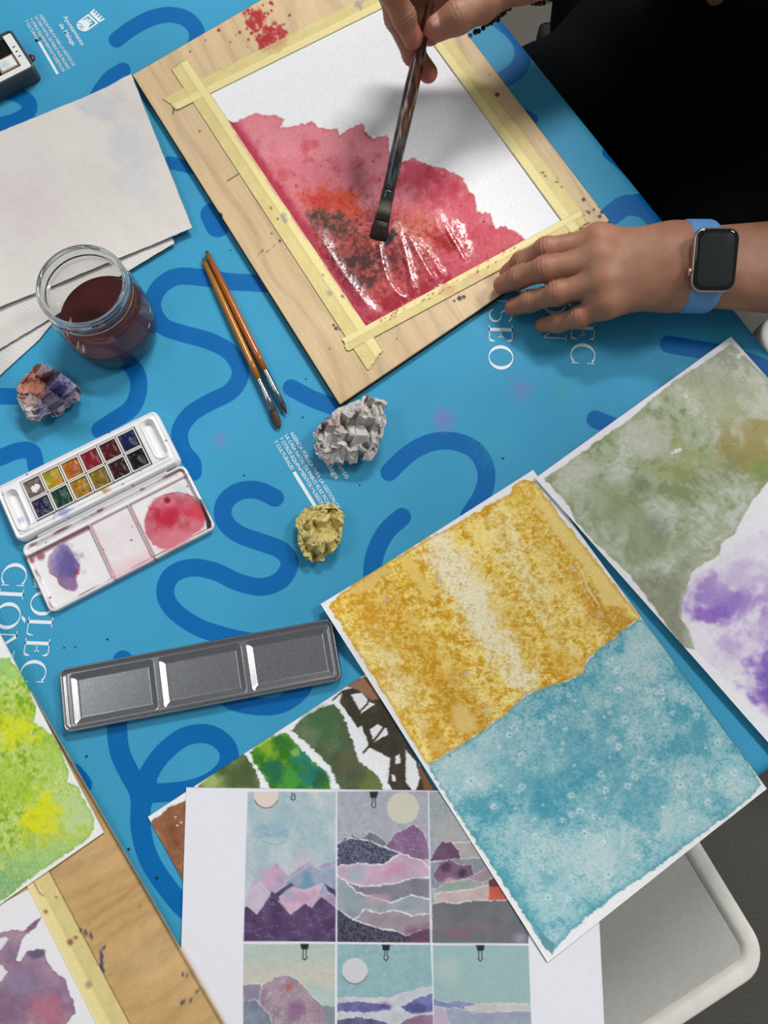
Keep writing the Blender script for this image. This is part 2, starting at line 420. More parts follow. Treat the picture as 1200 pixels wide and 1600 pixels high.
# --- white print on the cloth
def lay(P2, o, ex, ey, z):                           # 2D points -> world
    P2 = np.asarray(P2, float); V = o + P2[:, :1] * ex + P2[:, 1:2] * ey; V[:, 2] = T + z; return V
def frame_px(p0, p1):
    a, b = at(*p0), at(*p1); L = np.linalg.norm(b - a); ex = (b - a) / L
    return a, ex, np.array([-ex[1], ex[0], 0]), L
def text_line(s, p0, p1, cap_mm=None):
    """one printed line of sans lettering whose baseline runs p0 -> p1 (px)"""
    cu = bpy.data.curves.new('lettering', 'FONT'); cu.body = s; cu.size = 1; cu.resolution_u = 3
    cu.offset = .012
    tmp = bpy.data.objects.new('lettering', cu); COL.objects.link(tmp)
    dg = bpy.context.evaluated_depsgraph_get(); me = bpy.data.meshes.new_from_object(tmp.evaluated_get(dg))
    V = np.array([v.co[:2] for v in me.vertices]); F_ = [list(p.vertices) for p in me.polygons]
    bpy.data.objects.remove(tmp); bpy.data.curves.remove(cu); bpy.data.meshes.remove(me)
    o, ex, ey, L = frame_px(p0, p1)
    x0, x1 = V[:, 0].min(), V[:, 0].max(); k = L / (x1 - x0); ky = k if cap_mm is None else cap_mm / 1000 / .73
    Q = np.stack([(V[:, 0] - x0) * k, V[:, 1] * ky], 1)
    return lay(Q, o, ex, ey, .00025), F_
def merge(parts):
    V, F_, n = [], [], 0
    for v, f in parts:
        V.append(v); F_ += [[i + n for i in q] for q in f]; n += len(v)
    return np.vstack(V), F_
def lettering(name, parts, m='ink'):
    V, F_ = merge(parts); return obj(name, V, F_, M[m], CLOTH, False)
def bar(p0, p1, w):
    o, ex, ey, L = frame_px(p0, p1); return lay([(0, 0), (L, 0), (L, w), (0, w)], o, ex, ey, .00025), [[0, 1, 2, 3]]
L4 = ["AGENCIA PÚBLICA PARA LA GESTIÓN DE", "LA CASA NATAL DE PABLO RUIZ PICASSO", "Y OTROS EQUIPAMIENTOS MUSEÍSTICOS", "Y CULTURALES"]
lettering('lettering', [text_line(L4[0], (61, 24), (114, 104), 2.9), text_line(L4[1], (54, 27), (106, 109), 2.9),
                        text_line(L4[2], (46, 30), (98, 113), 2.9), text_line(L4[3], (38.5, 33), (58, 64), 2.9)])
lettering('printed_bar', [bar((59.5, 66.5), (88.5, 117), .0025)])
lettering('lettering', [text_line("Ayuntamiento", (98.5, 27), (127.5, 72), 4.2), text_line("de Málaga", (92, 39), (113.5, 72), 4.2)])
lettering('lettering', [text_line(L4[0], (453, 677), (527, 796), 3.1), text_line(L4[1], (444.5, 681), (518, 800), 3.1),
                        text_line(L4[2], (436, 685), (509, 803), 3.1), text_line(L4[3], (427.5, 690), (455, 735), 3.1)])
lettering('printed_bar', [bar((457, 739), (494, 799), .0029)])
lettering('lettering', [text_line("Ayuntamiento", (498, 683), (541, 749), 4.6), text_line("de Málaga", (491, 697), (525, 750), 4.6)])

# town crest: crowned shield
def crest():
    o, ex, ey, L = frame_px((121, 32), (145.5, 45.5))      # base of the shield towards the crown is ey
    o = at(125, 44.5); up = at(156, 22) - at(125, 44.5); H = np.linalg.norm(up); ey = up / H; ex = np.array([ey[1], -ey[0], 0])
    W = H * .62; P_ = lambda pts: [(x * W, y * H) for x, y in pts]
    sh = P_([(-.5, .22), (-.46, .08), (-.3, -.02), (0, -.07), (.3, -.02), (.46, .08), (.5, .22), (.5, .68), (-.5, .68)])
    parts = [(lay(sh, o, ex, ey, .00025), [list(range(9))])]
    parts.append((lay(P_([(-.5, .73), (.5, .73), (.52, .84), (-.52, .84)]), o, ex, ey, .00025), [[0, 1, 2, 3]]))
    for c in (-.48, -.24, 0, .24, .48):
        parts.append((lay(P_([(c - .09, .84), (c + .09, .84), (c + .05, .93), (c + .1, 1.0), (c, .97), (c - .1, 1.0), (c - .05, .93)]), o, ex, ey, .00025), [list(range(7))]))
    lettering('crest', parts)
    blue = []
    def a(pts, f=None): blue.append((lay(P_(pts), o, ex, ey, .0004), [f or list(range(len(pts)))]))
    a([(-.38, .44), (.38, .44), (.38, .6), (-.38, .6)])
    a([(-.42, .1), (-.2, .18), (-.05, .12), (.1, .18), (.1, .15), (-.05, .09), (-.2, .15), (-.42, .07)])
    a([(-.2, .04), (0, .08), (.2, .04), (.2, .01), (0, .05), (-.2, .01)])
    a([(-.38, .3), (-.3, .44), (-.38, .44)]); a([(.38, .24), (.38, .44), (.2, .44), (.28, .34)])
    lettering('crest_detail', blue, 'ink_blue')
    wh = []
    for c, h in ((-.2, .53), (0, .57), (.2, .5)):
        wh.append((lay(P_([(c - .07, .43), (c + .07, .43), (c + .07, h), (c - .07, h)]), o, ex, ey, .0005), [[0, 1, 2, 3]]))
    lettering('crest_detail', wh)
crest()

# large serif capitals
def ell(rx, ry, cx, a0, a1, n=26):
    t = np.linspace(a0, a1, n); return np.stack([cx + rx * np.cos(t), .5 + ry * np.sin(t)], 1)
def glyph(ch):
    R = lambda x0, y0, x1, y1: (np.array([(x0, y0), (x1, y0), (x1, y1), (x0, y1)]), [[0, 1, 2, 3]])
    PG = lambda *p: (np.array(p, float), [list(range(len(p)))])
    def ringp(a0, a1, n=28):
        o = ell(.43, .52, .45, a0, a1, n); i = ell(.31, .485, .45, a0, a1, n)
        return np.vstack([o, i]), [[k, k + 1, n + k + 1, n + k] for k in range(n - 1)]
    if ch in 'OÓ':
        g = [ringp(0, 2 * math.pi, 40)]
        if ch == 'Ó': g.append(PG((.42, 1.08), (.52, 1.08), (.66, 1.24), (.52, 1.24)))
        return g, .92
    if ch == 'C':
        return [ringp(math.radians(48), math.radians(312)), PG((.73, .66), (.755, .66), (.755, 1.0), (.72, .93)), PG((.73, .34), (.72, .07), (.755, 0), (.755, .34))], .84
    if ch == 'I': return [R(.12, 0, .24, 1), R(.02, 0, .34, .03), R(.02, .97, .34, 1)], .42
    if ch == 'L': return [R(.12, 0, .24, 1), R(.02, .97, .36, 1), R(.02, 0, .62, .035), PG((.66, .28), (.635, .28), (.56, .03), (.62, .0))], .72
    if ch == 'E': return [R(.12, 0, .24, 1), R(.02, .965, .6, 1), R(.02, 0, .62, .035), R(.2, .49, .46, .52), PG((.62, .26), (.6, .26), (.5, .03), (.6, 0)),
                          PG((.6, .76), (.58, .76), (.5, .97), (.6, 1)), PG((.44, .4), (.46, .4), (.46, .62), (.44, .62), (.4, .51))], .72
    if ch == 'N': return [R(.1, 0, .135, 1), R(.0, 0, .24, .03), R(.72, 0, .755, 1), R(.6, .97, .86, 1), R(0, .97, .2, 1), PG((.08, 1), (.22, 1), (.755, 0), (.72, 0))], .9
    if ch == 'M': return [R(.1, 0, .135, 1), R(.0, 0, .24, .03), R(.8, 0, .92, 1), R(.72, 0, 1.0, .03), R(0, .97, .2, 1), R(.82, .97, 1.0, 1), PG((.08, 1), (.22, 1), (.52, .12), (.48, 0)), PG((.48, 0), (.52, .12), (.84, 1), (.8, 1))], 1.08
    if ch == 'U': return [R(.12, .3, .24, 1), R(.02, .97, .34, 1), R(.66, .3, .695, 1), R(.56, .97, .8, 1), (np.vstack([ell(.29, .32, .405, math.pi, 2 * math.pi, 16) - [0, .18], ell(.255 - .05, .27, .43, math.pi, 2 * math.pi, 16) - [0, .18]]), [[k, k + 1, 17 + k, 16 + k] for k in range(15)])], .86
    if ch == 'S': return [(np.vstack([np.stack([.36 + (.24) * np.cos(t), .74 + .26 * np.sin(t)], 1), np.stack([.36 + (.17) * np.cos(t), .74 + .22 * np.sin(t)], 1)]), [[k, k + 1, n_ + k + 1, n_ + k] for k in range(n_ - 1)]) for n_ in (18,) for t in (np.linspace(.4, 4.4, 18),)] + \
                         [(np.vstack([np.stack([.34 + (.26) * np.cos(t), .27 + .27 * np.sin(t)], 1), np.stack([.34 + (.19) * np.cos(t), .27 + .23 * np.sin(t)], 1)]), [[k, k + 1, n_ + k + 1, n_ + k] for k in range(n_ - 1)]) for n_ in (18,) for t in (np.linspace(1.5, -2.7, 18),)], .68
def serif(word, p0, p1, cap_px_at):
    o, ex, ey, L = frame_px(p0, p1); cap = np.linalg.norm(at(*cap_px_at[0]) - at(*cap_px_at[1]))
    gs = [glyph(c) for c in word]; tot = sum(w for _, w in gs); k = L / tot; x = 0; parts = []
    for g, w in gs:
        for pts, f in g:
            parts.append((lay(np.asarray(pts) * [k, cap] + [x, 0], o, ex, ey, .00025), f))
        x += w * k
    lettering('lettering', parts)
cr = ((892, 540), (929, 540))
serif('COLEC', (892, 401), (892, 571), cr)
serif('CIÓN', (848, 395), (848, 535), cr)
serif('MUSEO', (764, 396), (764, 579), cr)
serif('COLEC', (57, 884), (30, 1069), ((22, 1010), (60, 1015)))
serif('CIÓN', (7, 878), (-18, 1030), ((22, 1010), (60, 1015)))

# ------------------------------------------------------------------ sheets of paper
def sheet(name, cor, nx, ny, z, paint, mt, label=None, cat=None, parent=None, thick=.0003, lift=None, base=(236, 236, 239), wet=False, zproj=None):
    """paper sheet between four photo corners; paint(P) lays the pigment; lift(X, Y) bends it upwards (metres)"""
    G = quad_grid(cor, nx, ny, z); X, Y = proj(G)
    P = Paint(X, Y, base)
    W = paint(P)
    if lift is not None: G[..., 2] += lift(X, Y)
    A = {'Col': lin(P.c)}
    if W is not None: A['Wet'] = W
    o = slab(name, G, mt, thick, parent, A)
    if label: tag(o, label, cat)
    return o
def inset(cor, a, b=None):
    c = np.array(cor, float); m = c.mean(0)
    return [tuple(p + (m - p) / np.linalg.norm(m - p) * a) for p in c]

# --- collage sheet (brown and green, torn paper strips)
def paint_collage(P):
    P.c[:] = (232, 232, 235)
    P.poly([(236, 1284), (262, 1262), (330, 1230), (420, 1240), (420, 1500), (300, 1420)], (140, 92, 62), jit=4, fr=.07, soft=1, edge=None, var=26, vf=.05, seed=4)
    f1, f2 = worley(P.X * .22, P.Y * .22, 5); m = sstep(1318, 1345, P.Y + (P.X - 262) * .6)
    P.mix(m * sstep(.28, .1, f1) * .8 * (P.X < 300), (88, 58, 42))
    for x, y in ((277, 1290), (283, 1285), (274, 1277)): P.dot(x, y, 1.6, (225, 215, 205))
    P.poly([(312, 1226), (345, 1198), (380, 1176), (392, 1190), (405, 1212), (408, 1240), (300, 1245)], (92, 112, 66), jit=3, var=28, vf=.035, seed=8)
    P.blob(330, 1222, 22, (176, 192, 110), .7, seed=2); P.blob(385, 1215, 22, (70, 86, 48), .7, seed=3)
    P.poly([(388, 1176), (400, 1168), (425, 1155), (446, 1143), (456, 1152), (470, 1172), (492, 1190), (510, 1206), (520, 1240), (424, 1240), (412, 1215), (396, 1196)], (74, 138, 42), jit=3, fr=.15, var=42, vf=.07, seed=12)
    for x, y, r, c in ((415, 1165, 22, (138, 170, 42)), (440, 1160, 16, (40, 108, 46)), (470, 1185, 20, (34, 124, 108)), (485, 1210, 24, (30, 118, 112)), (455, 1212, 18, (64, 150, 60)), (430, 1205, 20, (32, 104, 78)), (462, 1174, 9, (150, 176, 80)), (500, 1215, 14, (40, 92, 60)), (402, 1180, 10, (48, 112, 34))):
        P.blob(x, y, r, c, .85, jit=.8, fr=.09, seed=int(x))
    P.poly([(454, 1143), (470, 1125), (500, 1106), (530, 1098), (538, 1118), (550, 1150), (562, 1188), (590, 1212), (604, 1222), (610, 1240), (532, 1240), (512, 1200), (480, 1168)], (82, 98, 70), jit=3, var=22, vf=.03, seed=15)
    P.blob(505, 1135, 34, (64, 104, 62), .8, seed=5); P.blob(480, 1150, 24, (120, 132, 108), .6, seed=6); P.blob(580, 1225, 24, (112, 122, 62), .8, seed=7)
    P.blob(545, 1195, 22, (96, 92, 66), .7, seed=9)
    for pl, sd_ in (([(380, 1174), (388, 1172), (398, 1194), (414, 1214), (426, 1242), (408, 1242), (404, 1212), (392, 1190)], 1),
                    ([(448, 1144), (456, 1142), (484, 1166), (516, 1198), (536, 1242), (522, 1242), (512, 1207), (492, 1190), (470, 1170)], 2),
                    ([(498, 1098), (530, 1094), (542, 1108), (552, 1140), (572, 1160), (606, 1184), (604, 1212), (612, 1240), (602, 1240), (590, 1213), (562, 1190), (548, 1150), (536, 1116), (520, 1100)], 3)):
        P.poly(pl, (232, 233, 236), jit=3.5, fr=.22, soft=.8, seed=sd_ + 20)
    P.poly([(530, 1096), (535, 1080), (552, 1074), (580, 1080), (612, 1095), (640, 1150), (662, 1215), (668, 1240), (618, 1240), (606, 1224), (610, 1184), (576, 1168), (572, 1150), (560, 1138), (545, 1118)], (64, 58, 46), jit=1.5, fr=.2, var=14, seed=30)
    for pl in ([(548, 1086), (566, 1082), (576, 1096), (586, 1100), (564, 1115), (556, 1098)], [(556, 1138), (566, 1134), (572, 1158), (560, 1148)], [(578, 1140), (590, 1132), (604, 1138), (606, 1148), (590, 1156), (584, 1160)],
               [(618, 1182), (624, 1178), (626, 1192), (618, 1194)], [(612, 1210), (618, 1212), (618, 1222), (613, 1220)], [(505, 1092), (530, 1080), (530, 1094)], [(634, 1172), (650, 1190), (656, 1216), (648, 1240), (634, 1222)]):
        P.poly(pl, (228, 229, 232), jit=1.2, fr=.3, soft=.7, seed=33)
    P.line([(560, 1114), (574, 1100), (577, 1090)], 3, (60, 54, 44)); P.line([(568, 1176), (590, 1150), (606, 1128)], 3.5, (58, 52, 42)); P.line([(520, 1094), (535, 1080), (552, 1076)], 2.5, (60, 54, 44))
    P.poly([(540, 1072), (560, 1060), (580, 1056), (600, 1090), (580, 1094), (560, 1078)], (150, 108, 82), jit=2, var=20, seed=40)
    P.poly([(652, 1200), (670, 1190), (690, 1260), (668, 1245)], (128, 84, 54), jit=2, seed=41)
    P.grain(7, .35, 50)
C_COR = [(231, 1276), (571, 1053), (728, 1317), (388, 1560)]
sheet('collage_sheet', C_COR, 230, 190, .0012, paint_collage, M['paper'],
      'collage sheet of torn green, black and brown painted paper strips, under the printout', 'collage')

# --- white page printed with six small landscape collages
def paint_print(P):
    X, Y = P.X, P.Y
    P.c[:] = (226, 226, 234)
    Z = lambda pts: [(370 + x / 2.5, 1220 + y / 2.5) for x, y in pts]
    cells = [Z([(42, 43), (387, 43), (386, 629), (26, 627)]), Z([(393, 41), (746, 41), (755, 632), (392, 630)]), Z([(751, 41), (960, 41), (1140, 600), (1138, 634), (763, 633)]),
             Z([(26, 637), (385, 637), (383, 1000), (24, 1000)]), Z([(392, 638), (758, 640), (770, 1000), (392, 1000)]), Z([(765, 641), (1138, 641), (1152, 1000), (772, 1000)])]
    save = P.c.copy()
    def cell(i, sky, fn):
        m = sstep(.7, -.7, P.sd(cells[i]))
        k = P.c.copy(); P.c[:] = sky; fn(); P.c = k * (1 - m[:, None]) + P.c * m[:, None]
    def layer(pts, rgb, torn=1.6, var=16, seed=0, vf=.06, jit=2.2):
        P.poly(Z(pts), rgb, jit=jit, fr=.16, soft=.8, seed=seed, edge=(222, 221, 224) if torn else None, ew=torn, var=var, vf=vf)
    def rings(pts, dark, light, f=.22, seed=3):
        m = sstep(1, -1, P.sd(Z(pts), 2, .16, seed)); f1, f2 = worley(X * f, Y * f, seed)
        P.mix(m * sstep(.24, .14, np.abs(f1 - .3)) * .9, dark); P.mix(m * sstep(.18, .1, f1) * .8, light)
    def crackle(pts, rgb, f=.07, seed=5, w=.05, a=.7):
        m = sstep(1, -1, P.sd(Z(pts), 1, .16, seed)); q = 10 * fbm(X * .06, Y * .06, seed); f1, f2 = worley(X * f + q * .2, Y * f * 1.3, seed)
        P.mix(m * sstep(w, 0, f2 - f1) * a, rgb)
    def clip(x, y, big=True, w=1.6):
        p = Z([(x, y)])[0]
        if big: P.poly([(p[0] - 7, p[1] - 1), (p[0] + 7, p[1] - 1), (p[0] + 5, p[1] + 9), (p[0] - 5, p[1] + 9)], (36, 37, 42), soft=.6)
        for s in (-1, 1): P.line([(p[0] + s * 2, p[1] + (8 if big else 0)), (p[0] + s * 2.2, p[1] + (16 if big else 5)), (p[0] + s * 3.4, p[1] + (22 if big else 9)), (p[0], p[1] + (25 if big else 11))], w, (44, 45, 50), soft=.5)
    def c1():
        P.c += ((fbm(X * .03, Y * .03, 3) - .5) * 2)[:, None] * np.array((34, 16, 14))
        P.blob(430, 1300, 26, (142, 172, 190), .8, jit=.9, seed=3, ry=14); P.blob(405, 1292, 18, (140, 175, 185), .6, jit=.9, seed=4, ry=8); P.blob(470, 1345, 24, (196, 180, 190), .5, seed=6)
        P.line(smooth_line(Z([(70, 185), (120, 190), (110, 215), (170, 205), (200, 195), (190, 230), (150, 250), (100, 235)]), 5).tolist(), 1.2, (108, 142, 160), .6)
        P.grain(9, .25, 9, 3)
        c = Z([(115, 58)])[0]; P.mix(sstep(.7, -.7, np.hypot(X - c[0], Y - c[1]) - 19), (222, 204, 194)); P.line([(c[0] + 19.3 * math.cos(t), c[1] + 19.3 * math.sin(t)) for t in np.linspace(.4, 2.7, 14)], 1.2, (60, 60, 66))
        layer([(30, 470), (60, 395), (110, 380), (155, 318), (200, 375), (240, 340), (285, 312), (310, 335), (350, 322), (390, 310), (390, 520), (30, 520)], (176, 158, 184), 0, 28, 2, jit=1)
        layer([(170, 450), (190, 395), (285, 330), (330, 350), (385, 325), (390, 440), (330, 440)], (150, 162, 184), .5, 22, 3, jit=.8)
        P.blob(480, 1375, 14, (96, 136, 164), .7, seed=4, ry=22); P.blob(420, 1365, 20, (204, 160, 192), .7, seed=8)
        layer([(28, 480), (40, 440), (85, 400), (130, 440), (100, 520), (75, 530)], (194, 180, 198), .5, 18, 5, jit=.5)
        layer([(120, 470), (135, 432), (150, 440), (210, 398), (225, 412), (160, 470)], (84, 72, 104), 0, 20, 6, jit=.5)
        layer([(165, 455), (215, 415), (262, 428), (335, 402), (292, 497), (268, 475), (213, 522)], (200, 164, 190), .5, 24, 7, jit=.5)
        P.blob(452, 1398, 9, (140, 172, 190), .6, seed=9)
        layer([(24, 500), (40, 490), (78, 524), (130, 450), (160, 470), (210, 524), (268, 478), (292, 498), (330, 452), (390, 500), (390, 640), (24, 640)], (84, 62, 100), 0, 24, 10, jit=.6)
        crackle([(24, 500), (78, 524), (130, 450), (210, 524), (268, 478), (330, 452), (390, 500), (390, 640), (24, 640)], (150, 128, 160), .05, 5, .045, .6)
        layer([(340, 400), (385, 425), (390, 460), (360, 430)], (70, 62, 90), 0, 5, 3)
        clip(220, 48, False)
    cell(0, (172, 190, 196), c1)
    def c2():
        P.grain(14, .2, 13, 3)
        c = Z([(649, 106)])[0]; P.mix(sstep(.7, -.7, np.hypot(X - c[0], Y - c[1]) - 25), (204, 200, 184)); P.grain(3, .2, 3)
        layer([(393, 255), (420, 225), (450, 212), (485, 230), (520, 198), (565, 225), (600, 260), (600, 330), (393, 330)], (112, 112, 122), .6, 20, 2)
        layer([(575, 262), (620, 205), (690, 170), (725, 195), (745, 250), (756, 310), (640, 300)], (128, 98, 134), .8, 26, 3)
        crackle([(575, 262), (620, 205), (690, 170), (725, 195), (745, 250), (756, 310), (640, 300)], (176, 158, 184), .11, 4)
        layer([(393, 250), (440, 226), (520, 238), (600, 272), (640, 286), (590, 330), (393, 334)], (100, 104, 128), 1.8, 10, 4)
        rings([(393, 250), (440, 226), (520, 238), (600, 272), (640, 286), (590, 330), (393, 334)], (54, 56, 76), (160, 166, 190))
        layer([(393, 335), (480, 325), (570, 332), (640, 288), (720, 312), (750, 345), (756, 420), (393, 440)], (190, 162, 182), 2.0, 22, 5)
        P.blob(555, 1366, 16, (150, 172, 184), .8, seed=5); P.blob(615, 1358, 22, (196, 128, 160), .5, seed=7, ry=8, ang=-.4)
        layer([(430, 398), (480, 415), (560, 412), (640, 398), (690, 382), (756, 380), (760, 500), (500, 480)], (126, 124, 136), 2.0, 14, 6)
        crackle([(430, 398), (480, 415), (560, 412), (640, 398), (690, 382), (756, 380), (760, 500), (500, 480)], (104, 100, 116), .09, 6, .06, .5)
        layer([(388, 370), (420, 392), (470, 440), (560, 465), (600, 480), (680, 448), (760, 470), (760, 640), (388, 640)], (150, 158, 166), 2.0, 18, 7)
        P.blob(590, 1405, 22, (184, 150, 164), .7, seed=8, ry=9); P.blob(545, 1405, 16, (140, 160, 164), .6, seed=9)
        layer([(450, 560), (500, 505), (560, 520), (610, 505), (680, 530), (760, 520), (760, 600), (660, 615), (560, 590)], (150, 138, 148), 1.8, 12, 9)
        layer([(388, 495), (420, 525), (470, 552), (560, 580), (625, 590), (662, 610), (720, 585), (760, 575), (760, 640), (388, 640)], (84, 82, 102), 2.2, 12, 10)
        rings([(388, 495), (420, 525), (470, 552), (560, 580), (625, 590), (662, 610), (720, 585), (760, 575), (760, 640), (388, 640)], (44, 44, 60), (124, 128, 152))
        P.blob(660, 1466, 26, (112, 68, 96), .7, seed=2)
        clip(535, 44)
    cell(1, (166, 168, 180), c2)
    def c3():
        f1, f2 = worley(X * .25, Y * .25, 8); P.mix(sstep(.3, .1, f1) * .5, (196, 202, 206)); P.grain(12, .2, 4)
        P.blob(700, 1300, 30, (176, 170, 166), .6, seed=1)
        layer([(835, 245), (925, 238), (950, 275), (960, 310), (830, 310)], (168, 164, 162), 1.5, 12, 2)
        layer([(755, 312), (775, 270), (800, 240), (835, 240), (868, 275), (872, 312)], (98, 70, 98), .8, 20, 3)
        crackle([(755, 312), (775, 270), (800, 240), (835, 240), (868, 275), (872, 312)], (150, 120, 140), .12, 3, .05, .5)
        layer([(755, 322), (850, 305), (960, 302), (1000, 360), (1030, 420), (755, 420)], (136, 140, 150), .8, 14, 4)
        layer([(765, 372), (790, 330), (830, 308), (880, 330), (915, 325), (928, 372), (860, 385), (790, 400)], (122, 92, 118), .5, 26, 5)
        P.blob(697, 1354, 10, (74, 50, 80), .8, seed=2); P.blob(722, 1364, 8, (60, 44, 70), .8, seed=3); P.blob(702, 1376, 9, (206, 150, 140), .8, seed=4, ry=5)
        layer([(765, 430), (830, 395), (900, 385), (985, 355), (990, 400), (900, 425), (770, 440)], (150, 160, 158), .8, 10, 6)
        layer([(905, 380), (985, 335), (1000, 372), (960, 400)], (160, 140, 154), .6, 14, 6)
        layer([(770, 445), (860, 432), (920, 425), (985, 405), (990, 466), (900, 470), (830, 480), (775, 472)], (188, 170, 168), 1.2, 20, 7)
        layer([(985, 392), (1012, 384), (1060, 470), (985, 464)], (196, 92, 76), 0, 10, 8)
        layer([(985, 385), (1010, 380), (1025, 410), (985, 412)], (96, 58, 62), 0, 10, 8)
        layer([(762, 486), (800, 475), (850, 480), (930, 468), (1070, 466), (1145, 600), (1145, 640), (762, 640)], (108, 108, 116), 1.2, 10, 9)
        P.blob(712, 1456, 26, (136, 98, 118), .7, seed=5, ry=10); P.blob(755, 1448, 24, (140, 104, 122), .6, seed=6, ry=8); P.blob(812, 1466, 12, (158, 156, 168), .7, seed=7)
    cell(2, (152, 160, 166), c3)
    def c4():
        P.mix(sstep(1485, 1525, Y) * .8, (196, 192, 178)); P.grain(6, .2, 4)
        layer([(240, 790), (300, 795), (390, 815), (390, 900), (240, 900)], (176, 192, 188), 0, 8, 2)
        layer([(24, 800), (70, 792), (120, 800), (150, 860), (130, 960), (24, 960)], (138, 128, 148), .8, 18, 3)
        layer([(90, 860), (100, 800), (150, 768), (205, 760), (250, 788), (300, 850), (345, 886), (390, 882), (390, 1000), (100, 1000)], (158, 138, 152), 1.0, 24, 4)
        crackle([(90, 860), (100, 800), (150, 768), (205, 760), (250, 788), (300, 850), (345, 886), (345, 1000), (100, 1000)], (206, 194, 204), .1, 4, .06, .7)
        P.blob(452, 1541, 9, (178, 98, 92), .8, seed=4); P.blob(465, 1580, 18, (134, 88, 128), .6, seed=5)
        layer([(330, 880), (390, 880), (390, 960), (345, 940)], (132, 138, 150), 0, 10, 5)
        layer([(24, 860), (70, 855), (130, 920), (150, 1000), (24, 1000)], (120, 130, 146), .8, 22, 6)
        clip(265, 637, True)
    cell(3, (176, 190, 182), c4)
    def c5():
        f1, f2 = worley(X * .2, Y * .2, 9); P.mix(sstep(.3, .1, f1) * .35, (176, 202, 206)); P.grain(10, .15, 9, 3)
        c = Z([(461, 742)])[0]; P.mix(sstep(.7, -.7, np.hypot(X - c[0], Y - c[1]) - 20), (202, 202, 206)); P.line([(c[0] + 20.3 * math.cos(t), c[1] + 20.3 * math.sin(t)) for t in np.linspace(.4, 2.7, 14)], 1.2, (80, 84, 92))
        layer([(390, 850), (480, 846), (590, 850), (660, 825), (765, 800), (770, 1000), (390, 1000)], (190, 194, 200), .6, 16, 2)
        layer([(390, 868), (470, 862), (530, 868), (600, 878), (600, 895), (500, 905), (390, 900)], (112, 106, 158), .6, 30, 3)
        layer([(640, 885), (700, 850), (765, 830), (770, 900), (680, 912)], (104, 110, 160), .8, 34, 4)
        P.blob(600, 1572, 14, (90, 60, 120), .7, seed=3, ry=7); P.blob(655, 1575, 16, (74, 70, 128), .7, seed=4, ry=9)
        layer([(390, 932), (470, 922), (560, 935), (600, 955), (600, 1000), (390, 1000)], (96, 98, 134), 1.0, 24, 5)
        layer([(640, 945), (690, 920), (770, 910), (770, 1000), (620, 1000)], (140, 112, 140), 1.0, 24, 6)
        clip(583, 640)
    cell(4, (140, 174, 180), c5)
    def c6():
        P.grain(5, .2, 9, 3); P.blob(700, 1515, 24, (176, 190, 184), .6, jit=.1, seed=2)
        layer([(768, 850), (820, 868), (870, 856), (920, 868), (980, 878), (980, 920), (768, 930)], (132, 138, 172), .5, 20, 3)
        layer([(890, 885), (960, 870), (1060, 866), (1155, 872), (1155, 905), (900, 900)], (190, 188, 186), .8, 16, 4)
        layer([(768, 905), (850, 885), (930, 905), (1155, 896), (1160, 1000), (768, 1000)], (150, 158, 176), .6, 14, 5)
        layer([(768, 880), (810, 885), (830, 950), (800, 1000), (768, 1000)], (182, 164, 188), .5, 12, 6)
        clip(951, 640)
    cell(5, (150, 180, 180), c6)
    P.grain(3, .5, 71)
P_COR = [(291, 1230), (926, 1238), (948, 1683), (277, 1676)]
sheet('photo_printout', P_COR, 400, 290, .0019, paint_print, M['print'],
      'white printed page showing six small collage landscapes in a grid, lower centre', 'printout', thick=.0002,
      lift=lambda X, Y: .0012 * sstep(0, 1, (X - 600) / 300) )

